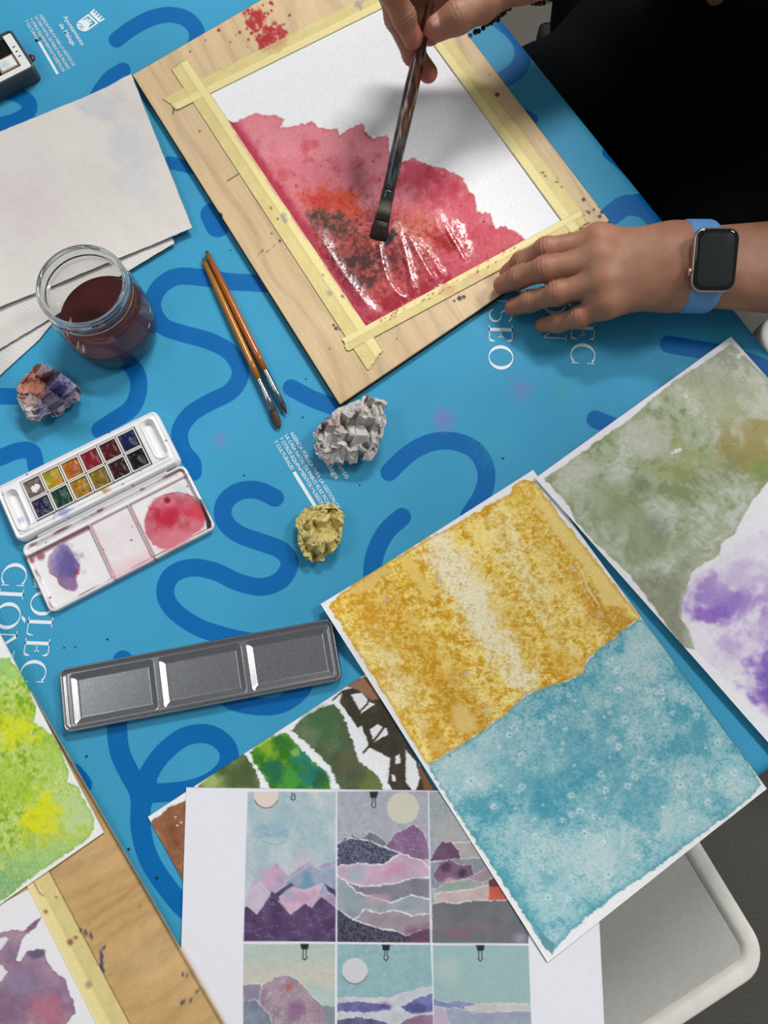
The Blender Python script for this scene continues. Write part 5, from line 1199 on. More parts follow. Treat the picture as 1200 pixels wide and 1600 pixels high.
            if (r, k) == (0, 2): P.blob(gx.mean(), gy.mean(), 4, (160, 70, 14), .8, jit=1, fr=.3, seed=3)
            if (r, k) == (0, 1): P.blob(gx.mean() + 2, gy.mean() - 3, 4, (186, 120, 6), .8, jit=1, fr=.3, seed=3)
            if (r, k) == (1, 3): P.blob(gx.mean(), gy.mean(), 3.5, (120, 104, 30), .6, jit=.3, seed=3)
            slab('paint', G, M['wetcake'], .4, p, {'Col': lin(P.c), 'Wet': np.ones(P.X.size)})
M['wetcake'] = mat_paint('paint_cake', .2, .1, 400, .25, 350, spec=.4, bdist=.001)
paint_box()

# --- small dark metal paint tin at the upper left
SF = Fr([(-79, 92), (14, 47), (58, 101), (-38, 151)], .016)
def small_box():
    L, W = SF.L * 1000, SF.W * 1000
    root = thing('paint_tin', 'small dark metal paint tin with white tray and pale pan, top left', 'paint box', (*SF.c[:2], T + .0006))
    def h(x, y):
        d = -rrect_sd(x, y, L / 2, W / 2, 5); return 16 + .5 * sstep(0, 1, d) - 4.5 * sstep(1.6, 2.2, d)
    dark = mat('dark_metal', (70, 82, 88), .4, .0, noise=.08)
    relief('tin_body', SF, L, W, 5, .6, h, dark, root, z0=.0006)
    wm = mat('white_plastic', (226, 226, 226), .35, noise=.03)
    q = np.array([SF.loc(*p, .014) for p in ((14, 60), (43, 100))]); x1 = L / 2 - 3
    def h3(x, y): return 13.8 - .8 * sstep(-.6, 0, -rrect_sd(x, y, x1, W / 2 - 3, 3.5) * -1) + 0 * x
    P_ = lambda x0, x1, y0, y1, z0, z1: ([SF.w(a, b, z) for z in (z0, z1) for a, b in ((x0, y0), (x1, y0), (x1, y1), (x0, y1))], [(3, 2, 1, 0), (4, 5, 6, 7), (0, 1, 5, 4), (1, 2, 6, 5), (2, 3, 7, 6), (3, 0, 4, 7)])
    X1, Y0, Y1 = L / 2 - 2.6, -W / 2 + 2.6, W / 2 - 2.6
    for b in ((X1 - 8, X1, Y0, Y1), (-L / 2 + 3, X1 - 8, Y0, Y0 + 6.0)):
        V, F_ = P_(*b, 12.1, 15.0); obj('white_insert', V, F_, wm, root, False)
    V, F_ = P_(-L / 2 + 3, X1 - 8.1, Y0 + 6.1, Y1, 12.05, 12.5); obj('well_floor', V, F_, M['black_plastic'], root, False)
    pan = P_(X1 - 27, X1 - 9, Y0 + 7, Y0 + 22, 12.6, 15.4); p = obj('paint_pan', *pan, mat('foil', (176, 150, 116), .3, .4, noise=.2), root, False)
    gx, gy = np.meshgrid(np.linspace(X1 - 25.6, X1 - 10.4, 10), np.linspace(Y0 + 8.4, Y0 + 20.6, 10))
    P = Paint(gx.ravel(), gy.ravel(), (226, 232, 230)); P.blob(X1 - 20, Y0 + 14, 5, (190, 206, 204), .8, seed=2); P.grain(14, .6, 4)
    slab('paint', SF.w(gx, gy, 15.9 + .5 * (fbm(gx * .4, gy * .4, 3) - .5)), M['plastic'], .5, p, {'Col': lin(P.c), 'Wet': np.zeros(P.X.size)})
    for k in (-1, 0, 1):
        V, F_ = P_(X1 - 5.5, X1 - 3, k * 6 - .4, k * 6 + .4, 15.0, 15.3); obj('notch', V, F_, M['black_plastic'], root, False)
    c = SF.w(L / 2 + 1.0, SF.loc(48, 86, .012)[1], 9)
    bm = bmesh.new(); bmesh.ops.create_uvsphere(bm, u_segments=16, v_segments=10, radius=1)
    V = np.array([v.co[:] for v in bm.verts]); F_ = [[v.index for v in f.verts] for f in bm.faces]; bm.free()
    V = c + V[:, :1] * SF.ex * .0042 + V[:, 1:2] * SF.ey * .0042 + V[:, 2:] * np.array([0, 0, .0018])
    obj('clasp', V, F_, mat('brown_metal', (72, 46, 34), .4, .5), root)
small_box()

# ------------------------------------------------------------------ brushes lying on the cloth
def brush(p0, pf, pb, tip, hue, label, rmax, kind):
    z0, z1 = rmax + .0004, .0048
    a, f, b, e = at(*p0, z0), at(*pf, .0050), at(*pb, .0045), at(*tip, .0032)
    root = thing('paintbrush', label, 'brush', (*((a + f) / 2)[:2], T))
    def col(t, k):
        c = np.tile(np.array(hue, float), (len(t), 1)); n = fbm(t * 30, k * .4, 3); c = c * (.8 + .5 * n)[:, None]; c[t < .03] *= .5; return c
    rod('handle', a, f, [(0, .0006), (.012, .0016), (.05, .0022), (.25, .0029), (.6, rmax), (.85, rmax * .97), (1, rmax * .82)], M['varnish'], root, 16, col=col)
    w = 1.0 if kind == 'round' else 1.15
    rod('ferrule', f, b, [(0, rmax * .80), (.04, rmax * .88), (.08, rmax * .78), (.14, rmax * .86), (.2, rmax * .76), (.26, rmax * .84), (.6, rmax * .74, w, .9), (1, .0024, 1.35 if kind == 'flat' else .85, .7)], M['steel'], root, 18)
    hair = mat('brush_hair', (52, 36, 26), .5, noise=.4, nscale=900, bump=.4, bscale=1200)
    if kind == 'flat': pr = [(0, .0024, 1.2, .7), (.3, .0027, 1.35, .5), (.7, .0025, 1.35, .35), (.9, .0019, 1.2, .2), (1, .0006, .9, .15)]
    else: pr = [(0, .0021, .9, .8), (.3, .0022, .95, .8), (.7, .0015, .8, .7), (1, .0003)]
    rod('bristles', b, e, pr, hair, root, 16)
brush((317, 404), (404, 592), (426, 640), (436.5, 669), (150, 96, 20), 'amber handled flat brush lying on the cloth, left of the pair', .0030, 'flat')
brush((322, 392), (414, 578), (441, 630), (448, 647), (146, 78, 22), 'brown handled round brush with a fine tip, right of the pair', .0032, 'round')

# ------------------------------------------------------------------ implicit bodies
def surface_nets(f, lo, hi, h):
    nx, ny, nz = [int((hi[k] - lo[k]) / h) + 2 for k in range(3)]
    x, y, z = [lo[k] + h * np.arange(n) for k, n in zip(range(3), (nx, ny, nz))]
    Fv = np.empty((nx, ny, nz), np.float32)
    yy, zz = np.meshgrid(y, z, indexing='ij')
    ch = max(1, 200000 // (ny * nz))
    for i in range(0, nx, ch):
        xs = x[i:i + ch]
        P = np.empty((len(xs), ny, nz, 3)); P[..., 0] = xs[:, None, None]; P[..., 1] = yy; P[..., 2] = zz
        Fv[i:i + ch] = f(P.reshape(-1, 3)).reshape(len(xs), ny, nz)
    S = Fv < 0
    c = sum(S[a:nx - 1 + a, b:ny - 1 + b, d:nz - 1 + d].astype(np.int8) for a in (0, 1) for b in (0, 1) for d in (0, 1))
    act = (c > 0) & (c < 8); idx = np.full(act.shape, -1, np.int64); I = np.argwhere(act); idx[act] = np.arange(len(I))
    acc = np.zeros((len(I), 3)); cnt = np.zeros(len(I))
    corners = [(a, b, d) for a in (0, 1) for b in (0, 1) for d in (0, 1)]
    val = {k: Fv[I[:, 0] + k[0], I[:, 1] + k[1], I[:, 2] + k[2]] for k in corners}
    for k in corners:
        for axn in range(3):
            if k[axn] == 0:
                k2 = tuple(1 if q == axn else k[q] for q in range(3)); a, b = val[k], val[k2]; m = (a < 0) != (b < 0)
                t = np.where(m, a / np.where(m, a - b, 1), 0); p = np.tile(np.array(k, float), (len(I), 1)); p[:, axn] += t
                acc[m] += p[m]; cnt[m] += 1
    V = np.array(lo) + h * (I + acc / cnt[:, None])
    Q = []
    for axn in range(3):
        o = [q for q in range(3) if q != axn]
        sl0 = [slice(1, -1)] * 3; sl0[axn] = slice(0, -1); sl1 = list(sl0); sl1[axn] = slice(1, None)
        A, B = S[tuple(sl0)], S[tuple(sl1)]; E = np.argwhere(A != B); E[:, o[0]] += 1; E[:, o[1]] += 1
        ins = S[E[:, 0], E[:, 1], E[:, 2]]
        def g(da, db):
            e = E.copy(); e[:, o[0]] += da; e[:, o[1]] += db; return idx[e[:, 0], e[:, 1], e[:, 2]]
        q = np.stack([g(-1, -1), g(0, -1), g(0, 0), g(-1, 0)], 1)
        fl = ins if axn != 1 else ~ins
        q[~fl] = q[~fl][:, ::-1]; Q.append(q)
    return V, np.vstack(Q)
def cap(P, a, b, ra, rb):
    a, b = np.asarray(a, float), np.asarray(b, float); ab = b - a
    t = np.clip(((P - a) @ ab) / max(ab @ ab, 1e-12), 0, 1)
    return np.linalg.norm(P - a - t[:, None] * ab, axis=1) - (ra + (rb - ra) * t)
def smin(a, b, k):
    h = np.maximum(k - np.abs(a - b), 0) / k; return np.minimum(a, b) - h * h * k * .25
def chain(P, pts, rad, k=.003):
    d = None
    for i in range(len(pts) - 1):
        c = cap(P, pts[i], pts[i + 1], rad[i], rad[i + 1]); d = c if d is None else smin(d, c, k)
    return d

def hand_sdf(H):
    """H: dict of joint positions (world)"""
    def f(P):
        pal = None
        for i, (a, b, ra, rb) in enumerate(H['palm']):
            c = cap(P, a, b, ra, rb); pal = c if pal is None else smin(pal, c, .016)
        for a, r in H['bumps']: pal = smin(pal, np.linalg.norm(P - a, axis=1) - r, .010)
        fin = None
        for pts, rad in H['fingers']:
            c = chain(P, pts, rad)
            for j in (1, 2):                               # knuckles stand a little proud
                if j < len(pts) - 1: c = smin(c, np.linalg.norm(P - pts[j] - np.array([0, 0, .0012]), axis=1) - rad[j] * .96, .004)
            m = smin(pal, c, .007)
            fin = m if fin is None else smin(fin, m, .0012)
        d = fin
        if 'thumb' in H:
            pts, rad = H['thumb']; d = smin(d, chain(P, pts, rad, .004), .006)
        arm = None
        for a, b, ra, rb in H['arm']:
            c = cap(P, a, b, ra, rb); arm = c if arm is None else smin(arm, c, .02)
        return smin(d, arm, .022)
    return f
def A(px, py, z): return at(px, py, z)
FB = BT                                                            # fingers of the left hand rest on the board
# left hand: index, middle, ring, little
LH = {}
Lm = [A(934, 377, .048), A(937, 405, .052), A(938, 440, .049), A(946, 474, .042)]
LF_ = [([Lm[0], A(853, 390, .041), A(815, 410, .026), A(794, 426, .0155)], [.0105, .0094, .0084, .0074]),
       ([Lm[1], A(850, 421, .044), A(808, 435, .028), A(785, 445, .0155)], [.0108, .0098, .0088, .0078]),
       ([Lm[2], A(869, 459, .040), A(828, 471, .025), A(802, 480, .0150)], [.0105, .0093, .0084, .0074]),
       ([Lm[3], A(905, 496, .032), A(872, 505, .019), A(848, 508, .0100)], [.0096, .0083, .0075, .0066])]
LWR = A(1064, 417, .041); LEL = np.array([.525, .192, T + .045])
wd = LEL - LWR; wd /= np.linalg.norm(wd); wy = np.array([-wd[1], wd[0], 0]); wy /= np.linalg.norm(wy)
LH['fingers'] = LF_
car = [A(1045, 396, .044), A(1045, 409, .046), A(1045, 424, .045), A(1043, 440, .041)]
LH['palm'] = [(car[i], Lm[i], .0165, .0118) for i in range(4)] + [(A(1040, 400, .030), A(960, 405, .034), .016, .012)]
LH['bumps'] = [(Lm[i] + np.array([0, 0, .002]), .0112 - .0006 * i) for i in range(4)]
LH['thumb'] = ([A(1030, 392, .032), A(960, 398, .024), A(905, 414, .019), A(872, 424, .0165)], [.015, .0115, .0105, .0085])
LH['arm'] = [(LWR + wy * s * .0115, LEL + wy * s * .020, .0200, .036) for s in (-1, 1)] + [(A(1040, 404, .042), LWR + wy * .004, .017, .019), (A(1040, 434, .040), LWR - wy * .004, .016, .019)]
# right hand holding the brush
Bt, Bg = A(591, 371, FB + .0012), A(673, 4, .100)                  # brush tip and a point up the handle
def onb(t): return Bt + (Bg - Bt) * t
RH = {}
Rm = [A(612, -66, .136), A(604, -40, .124), A(622, -52, .108), A(650, -60, .094)]
RH['fingers'] = [([Rm[0], A(612, -14, .129), A(631, 28, .111), A(645, 61, .097)], [.0108, .0098, .0088, .0076]),
                 ([Rm[1], A(621, 28, .098), A(646, 84, .072), A(669, 114, .0615)], [.0108, .0098, .0088, .0080]),
                 ([Rm[2], A(632, 22, .084), A(672, 52, .066), A(692, 44, .068)], [.0104, .0092, .0084, .0076]),
                 ([Rm[3], A(668, -4, .074), A(700, 22, .063), A(716, 10, .068)], [.0095, .0083, .0075, .0068])]
RWR = A(838, -66, .104); REL = np.array([.315, .590, T + .06])
rd = REL - RWR; rd /= np.linalg.norm(rd); ry = np.array([-rd[1], rd[0], 0]); ry /= np.linalg.norm(ry)
rc = [A(800, -70, .118), A(798, -58, .110), A(796, -52, .100), A(792, -46, .092)]
RH['palm'] = [(rc[i], Rm[i], .0165, .0118) for i in range(4)] + [(A(806, -40, .104), A(745, -8, .106), .017, .0135), (A(770, -45, .108), A(690, -60, .112), .016, .014), (A(628, -34, .108), A(720, -12, .094), .012, .014), (A(640, -10, .092), A(700, 2, .088), .011, .012)]
RH['bumps'] = [(Rm[i], .0112) for i in range(4)]
RH['thumb'] = ([A(800, -34, .106), A(752, 6, .108), A(714, 27, .111), A(683, 44, .1035)], [.016, .0132, .0118, .0098])
RH['arm'] = [(RWR + ry * s * .011, REL + ry * s * .013, .0195, .031) for s in (-1, 1)]

# seated figure (metres): centre line behind the far table edge
BC = np.array([.388, .530, 0.0]); NV, LV = E2, E1                 # outwards (back), towards the figure's left
def bp(back, left, z): return BC + NV * back + LV * left + np.array([0, 0, z])
SHL, SHR = bp(.02, .185, 1.06), bp(.02, -.185, 1.06)
HEAD = bp(-.085, .0, 1.335)
def body_parts():
    L = [(bp(.06, 0, .58), bp(.055, 0, .80), .145, .125), (bp(.055, 0, .80), bp(.03, 0, 1.02), .125, .115), (bp(.06, .08, .56), bp(.06, -.09, .56), .125, .125),
         (bp(.02, .12, 1.03), bp(.02, -.12, 1.03), .085, .085), (SHL, SHR, .062, .062), (bp(.01, 0, 1.08), bp(-.035, 0, 1.24), .056, .050)]
    return L
def legs():
    L = []
    for s in (1, -1):
        hip, kn, an, to = bp(.05, .10 * s, .555), bp(-.34, .12 * s, .52), bp(-.30, .12 * s, .09), bp(-.42, .13 * s, .035)
        L += [(hip, kn, .088, .060), (kn, an, .058, .042)]
    return L
def feet():
    L = []
    for s in (1, -1):
        an, he, to = bp(-.30, .12 * s, .09), bp(-.275, .12 * s, .045), bp(-.45, .135 * s, .038)
        L.append([(an, he, .042, .042), (he, to, .042, .036)])
    return L
def uparms(): return [(SHL, LEL, .052, .040), (SHR, REL, .052, .040)]
def union(P, prim, k):
    d = None
    for a, b, ra, rb in prim:
        c = cap(P, a, b, ra, rb); d = c if d is None else smin(d, c, k)
    return d
def head_sdf(P):
    fw, lf, up = -NV, LV, np.array([0, 0, 1.0])
    tl = math.radians(38); f2 = fw * math.cos(tl) - up * math.sin(tl); u2 = up * math.cos(tl) + fw * math.sin(tl)   # looking down at the paper
    q = P - HEAD; x, y, z = q @ f2, q @ lf, q @ u2
    sk = (np.sqrt((x / .096) ** 2 + (y / .075) ** 2 + ((z - .02) / .105) ** 2) - 1) * .08
    jaw = cap(np.stack([x, y, z], 1), (.03, 0, -.05), (.066, 0, -.094), .056, .030)
    d = smin(sk, jaw, .04); L = np.stack([x, y, z], 1)
    d = smin(d, cap(L, (.088, 0, .012), (.108, 0, -.028), .009, .014), .012)                   # nose
    for s in (1, -1):
        d = smin(d, np.linalg.norm((L - (-.002, s * .076, -.005)) / (1, .45, 1.5), axis=1) - .021, .006)   # ears
        d = np.maximum(d, -(np.linalg.norm(L - (.094, s * .031, .012), axis=1) - .013))         # eye sockets
        d = np.minimum(d, np.linalg.norm(L - (.082, s * .031, .012), axis=1) - .0125)
    d = smin(d, cap(L, (.088, -.02, -.062), (.088, .02, -.062), .006, .006), .006)             # lips
    return d, (x, y, z)
def body_sdf(P):
    d = union(P, body_parts(), .06); d = smin(d, union(P, legs(), .03), .05)
    d = np.minimum(d, smin(d, union(P, uparms(), .01), .03))
    hd = head_sdf(P)[0]; d = smin(d, hd, .012)
    d = smin(d, cap(P, LEL, LEL + (LWR - LEL) * .62, .040, .031), .02); d = smin(d, cap(P, REL, REL + (RWR - REL) * .5, .040, .033), .02)
    for fs in feet(): d = smin(d, union(P, fs, .02), .02)
    return d
def shirt_sdf(P):
    d = union(P, body_parts()[:-1], .06); d = smin(d, union(P, uparms(), .01), .03)
    for a, b in ((LEL, LWR), (REL, RWR)): d = smin(d, cap(P, a, a + (b - a) * .16, .044, .043), .02)
    d = smin(d, cap(P, A(930, -40, -.165), A(930, 22, -.175), .045, .045), .05)
    fold = .0035 * np.sin(P[:, 2] * 70 + 5 * np.sin(P[:, 0] * 14) + P[:, 1] * 25)
    d = d - .010 + fold
    return np.maximum(d, -(P[:, 2] - .50))
def trouser_sdf(P):
    d = union(P, [body_parts()[0], body_parts()[2]], .06); d = smin(d, union(P, legs(), .03), .05)
    d = d - .013 + .003 * np.sin(P[:, 0] * 60 + P[:, 1] * 45 + P[:, 2] * 20)
    return np.maximum(np.maximum(d, P[:, 2] - .66), -(P[:, 2] - .11))

def skin_col(V, joints, seed):
    P = Paint(V[:, 0] * 1000, V[:, 1] * 1000, (160, 113, 88))
    n = fbm(V[:, 0] * 90, V[:, 1] * 90 + V[:, 2] * 60, seed, 4); P.mix(sstep(.45, .75, n) * .35, (150, 96, 80)); P.mix(sstep(.5, .25, n) * .35, (176, 132, 108))
    for p, r, c, a in joints:
        d = np.linalg.norm(V - p, axis=1) / r; P.mix(sstep(1.2, .2, d) * a, c)
    return P
def crease(V, H):
    """fine skin folds across each finger joint, height in metres along the surface"""
    h = np.zeros(len(V))
    for pts, rad in H['fingers'] + [H['thumb']]:
        for j in (1, 2):
            ax = pts[min(j + 1, len(pts) - 1)] - pts[j - 1]; ax = ax / np.linalg.norm(ax); q = V - pts[j]; s = q @ ax
            m = np.exp(-(s / .0062) ** 2) * (np.linalg.norm(q, axis=1) < rad[j] * 1.7)
            h += m * .00038 * np.cos(s * 2 * math.pi / .0031 + 1.2 * np.sin(q @ np.cross(ax, [0, 0, 1]) * 500))
    return h
def vnormals(V, Q):
    n = np.cross(V[Q[:, 2]] - V[Q[:, 0]], V[Q[:, 3]] - V[Q[:, 1]]); N = np.zeros_like(V)
    for k in range(4): np.add.at(N, Q[:, k], n)
    return N / np.maximum(np.linalg.norm(N, axis=1, keepdims=True), 1e-12)
def mesh_hand(H, arm_end, cut, h=.0013):
    f = hand_sdf(H); allp = [p for pts, _ in H['fingers'] for p in pts] + [H['thumb'][0][0]]
    allp = np.array(allp + [arm_end]); lo, hi = allp.min(0) - .036, allp.max(0) + .036
    V, Q = surface_nets(lambda P: np.maximum(f(P), cut(P)), lo, hi, h)
    return V, Q
def person():
    root = thing('person', 'person in black clothes painting, left hand flat on the board, right hand holding the brush', 'person', (BC[0], BC[1], 0))
    lo_e, hi_e = LWR + (LEL - LWR) * .5, RWR + (REL - RWR) * .45
    V1, Q1 = mesh_hand(LH, lo_e, lambda P: (P - lo_e) @ wd)
    V2, Q2 = mesh_hand(RH, hi_e, lambda P: (P - hi_e) @ rd)
    def cutarms(P):
        d = body_sdf(P); return d
    allp = np.array([bp(-.5, .3, 0), bp(.25, -.3, 0), bp(-.5, -.3, 0), bp(.25, .3, 0), LEL, REL, LWR + (LEL - LWR) * .35, RWR + (REL - RWR) * .4])
    lo, hi = allp.min(0) - .06, allp.max(0) + .06; lo[2] = -.01; hi[2] = 1.50
    V3, Q3 = surface_nets(cutarms, lo, hi, .012)
    red, pale = (176, 96, 84), (206, 158, 134)
    JL = []
    for pts, rad in LH['fingers']:
        JL += [(pts[1] + np.array([0, 0, .006]), .011, (176, 112, 92), .5), (pts[2], .009, (172, 108, 90), .3), (pts[3], .011, red, .65), (pts[0] + np.array([0, 0, .01]), .013, (190, 124, 100), .4)]
    for k in range(3): JL.append(((Lm[k] + Lm[k + 1]) / 2 + np.array([0, 0, .008]), .008, (156, 104, 84), .4))
    JR = []
    for pts, rad in RH['fingers']: JR += [(pts[3], .012, (188, 92, 84), .7), (pts[1], .010, (176, 112, 92), .4)]
    JR.append((RH['thumb'][0][3], .014, (188, 110, 96), .5))
    out = []
    for V, Q, H, J, sd in ((V1, Q1, LH, JL, 3), (V2, Q2, RH, JR, 5)):
        N = vnormals(V, Q); Vd = V + N * crease(V, H)[:, None]
        out.append((Vd, Q, skin_col(V, J, sd).c))
    P3 = skin_col(V3, [], 7)
    hx = head_sdf(V3)[1]
    for s in (1, -1):
        e = np.linalg.norm(np.stack(hx, 1) - (.094, s * .031, .012), axis=1); P3.mix(sstep(.011, .007, e), (216, 208, 200)); e2 = np.linalg.norm(np.stack(hx, 1) - (.0965, s * .031, .010), axis=1); P3.mix(sstep(.007, .004, e2), (52, 34, 26))
    P3.mix(sstep(.014, .008, np.abs(hx[2] + .062)) * sstep(.026, .018, np.abs(hx[1])) * (hx[0] > .07), (170, 84, 84))
    out.append((V3, Q3, P3.c))
    V = np.vstack([o[0] for o in out]); off = np.cumsum([0] + [len(o[0]) for o in out])
    Q = np.vstack([o[1] + off[i] for i, o in enumerate(out)])
    obj('body', V, Q, M['skin'], root, True, None, {'Col': lin(np.vstack([o[2] for o in out]))})
    Vs, Qs = surface_nets(shirt_sdf, lo, np.array([hi[0], hi[1], 1.2]), .011); obj('shirt', Vs, Qs, M['black_cloth'], root)
    Vt, Qt = surface_nets(trouser_sdf, lo, np.array([hi[0], hi[1], .72]), .011); obj('trousers', Vt, Qt, M['black_cloth'], root)
    sm = mat('dark_leather', (26, 25, 25), .5, noise=.1)
    for fs in feet():
        Vf, Qf = surface_nets(lambda P: np.maximum(union(P, fs, .02) - .006, -(P[:, 2] - .003)), np.minimum(fs[0][0], fs[1][1]) - .07 * np.array([1, 1, 1.4]), np.maximum(fs[0][0], fs[1][1]) + .07, .007); obj('shoe', Vf, Qf, sm, root)
    def hair(P):
        d, (x, y, z) = head_sdf(P); sk = (np.sqrt((x / .096) ** 2 + (y / .075) ** 2 + ((z - .02) / .105) ** 2) - 1) * .08 - .016 + .003 * np.sin(y * 160 + x * 60)
        return np.maximum(sk, np.minimum(x - .035, 1) - np.maximum(z - .03, -.01) * .9)
    Vh, Qh = surface_nets(hair, HEAD - .16, HEAD + .16, .006)
    obj('hair', Vh, Qh, mat('dark_hair', (30, 22, 18), .5, noise=.3, nscale=300, bump=.4, bscale=600), root)
    # thumb nail of the right hand, nails of the left
    nm = mat('nail', (206, 150, 134), .25, noise=.04, spec=.5)
    def nail(c, ax, up, w, l):
        ax = ax / np.linalg.norm(ax); s = np.cross(ax, up); s /= np.linalg.norm(s); up = np.cross(s, ax); n = 9
        u, v = np.meshgrid(np.linspace(-1, 1, n), np.linspace(-1, 1, n)); r = np.maximum(np.hypot(u, v), 1e-6); k = np.maximum(np.abs(u), np.abs(v)) / r
        u, v = u * (k * .7 + .3), v * (k * .7 + .3)
        G = c + u[..., None] * s * w + v[..., None] * ax * l - up * (.0016 * u ** 2 + .0008 * v ** 2)[..., None]
        slab('fingernail', G, nm, .0004, root)
    t2, t3 = RH['thumb'][0][2], RH['thumb'][0][3]; up = CAM - t3; up /= np.linalg.norm(up)
    fthumb = hand_sdf(RH)
    def seat(c, d):                                        # slide along d until just on the skin
        lo_, hi_ = 0.0, .03
        for _ in range(30):
            m = (lo_ + hi_) / 2
            if fthumb((c + d * m)[None])[0] < 0: lo_ = m
            else: hi_ = m
        return c + d * (hi_ + .0002)
    ud = up * .7 + np.array([0, .35, .3]); ud /= np.linalg.norm(ud)
    nail(seat(t3 + (t3 - t2) * .02, ud), t3 - t2, ud, .0055, .0062)
    # garment button near the top edge of the view
    d = at(1119, -8, 0.0) - CAM; d /= np.linalg.norm(d); t = .2
    for _ in range(200):
        s = min(shirt_sdf((CAM + d * t)[None])[0], trouser_sdf((CAM + d * t)[None])[0]); t += max(s, .0005)
        if s < .001 or t > 1.2: break
    c = CAM + d * (t - .003)
    rod('button', c + d * .004, c - d * .002, [(0, .0085), (.7, .0085), (.9, .008), (.92, .0062), (1.0, .006)], mat('brown_button', (120, 84, 62), .35, .3, noise=.1), root, 24)
    return root
person()

# ------------------------------------------------------------------ the held brush
def held_brush():
    root = thing('paintbrush', 'paint-stained flat brush held in the right hand over the red painting', 'brush', Bt)
    tf = .078; tb = .125; end = 1.32
    a = onb(end)
    def col(t, k):
        # t runs from the top end (0) to the ferrule (1)
        y = t * 30; n = fbm(y * .9, k * .55, 4, 4); n2 = fbm(y * 1.8 + 40, k * .8, 8, 3)
        c = np.tile(np.array((150, 96, 56.)), (len(t), 1))
        def mx(m, rgb):
            nonlocal c; m = np.clip(m, 0, 1)[:, None]; c = c * (1 - m) + np.array(rgb) * m
        mx(sstep(.30, .38, t), (120, 44, 40)); mx(sstep(.40, .46, t), (96, 70, 48))
        mx(sstep(.46, .50, n) * (t > .42), (28, 20, 22)); mx(sstep(.55, .60, n2) * (t > .45), (166, 146, 112)); mx(sstep(.57, .62, n) * (t > .52) * (t < .8), (70, 30, 34))
        mx(sstep(.80, .88, t) * .85, (24, 32, 38)); mx(sstep(.58, .64, n2) * (t > .78), (70, 88, 92)); mx(sstep(.55, .6, fbm(y * 1.4 + 9, k * .6, 15, 3)) * (t > .40) * (t < .50), (40, 76, 90)); mx(sstep(.62, .66, n2) * (t > .4) * (t < .6), (160, 40, 40))
        return c
    prof = [(0, .0030), (.03, .0042), (.12, .0048), (.25, .0042), (.33, .0035), (.40, .0040), (.50, .0054), (.62, .0062), (.75, .0060), (.88, .0056), (1, .0054)]
    pr = []
    for i in range(len(prof) - 1):
        for j in range(5):
            s = j / 5; pr.append((prof[i][0] + (prof[i + 1][0] - prof[i][0]) * s, prof[i][1] + (prof[i + 1][1] - prof[i][1]) * s))
    pr.append(prof[-1])
    rod('handle', a, onb(tb + .09), pr, M['varnish'], root, 24, col=col)
    def colf(t, k):
        n = fbm(t * 6, k * .5, 5, 3); c = np.tile(np.array((40, 44, 46.)), (len(t), 1)); m = (sstep(.3, .42, t) * sstep(.75, .62, t))[:, None] * .8
        c = c * (1 - m) + np.array((150, 144, 118)) * m; q = sstep(.5, .6, n)[:, None] * .7; return c * (1 - q) + np.array((26, 30, 34)) * q
    rod('ferrule', onb(tb + .09), onb(tf), [(0, .0055), (.06, .0060), (.12, .0056), (.2, .0060), (.3, .0057), (.6, .0058, 1.05, .85), (.8, .0058, 1.1, .7), (1, .0058, 1.14, .6)], M['varnish'], root, 24, col=colf)
    hm = mat('dark_wet_hair', (34, 18, 20), .3, noise=.5, nscale=1200, bump=.5, bscale=1500)
    rod('bristles', onb(tf), onb(-.012), [(0, .0058, 1.1, .55), (.3, .0066, 1.1, .5), (.7, .0070, 1.12, .4), (.95, .0068, 1.1, .25), (1, .0060, 1.1, .15)], hm, root, 24)
held_brush()

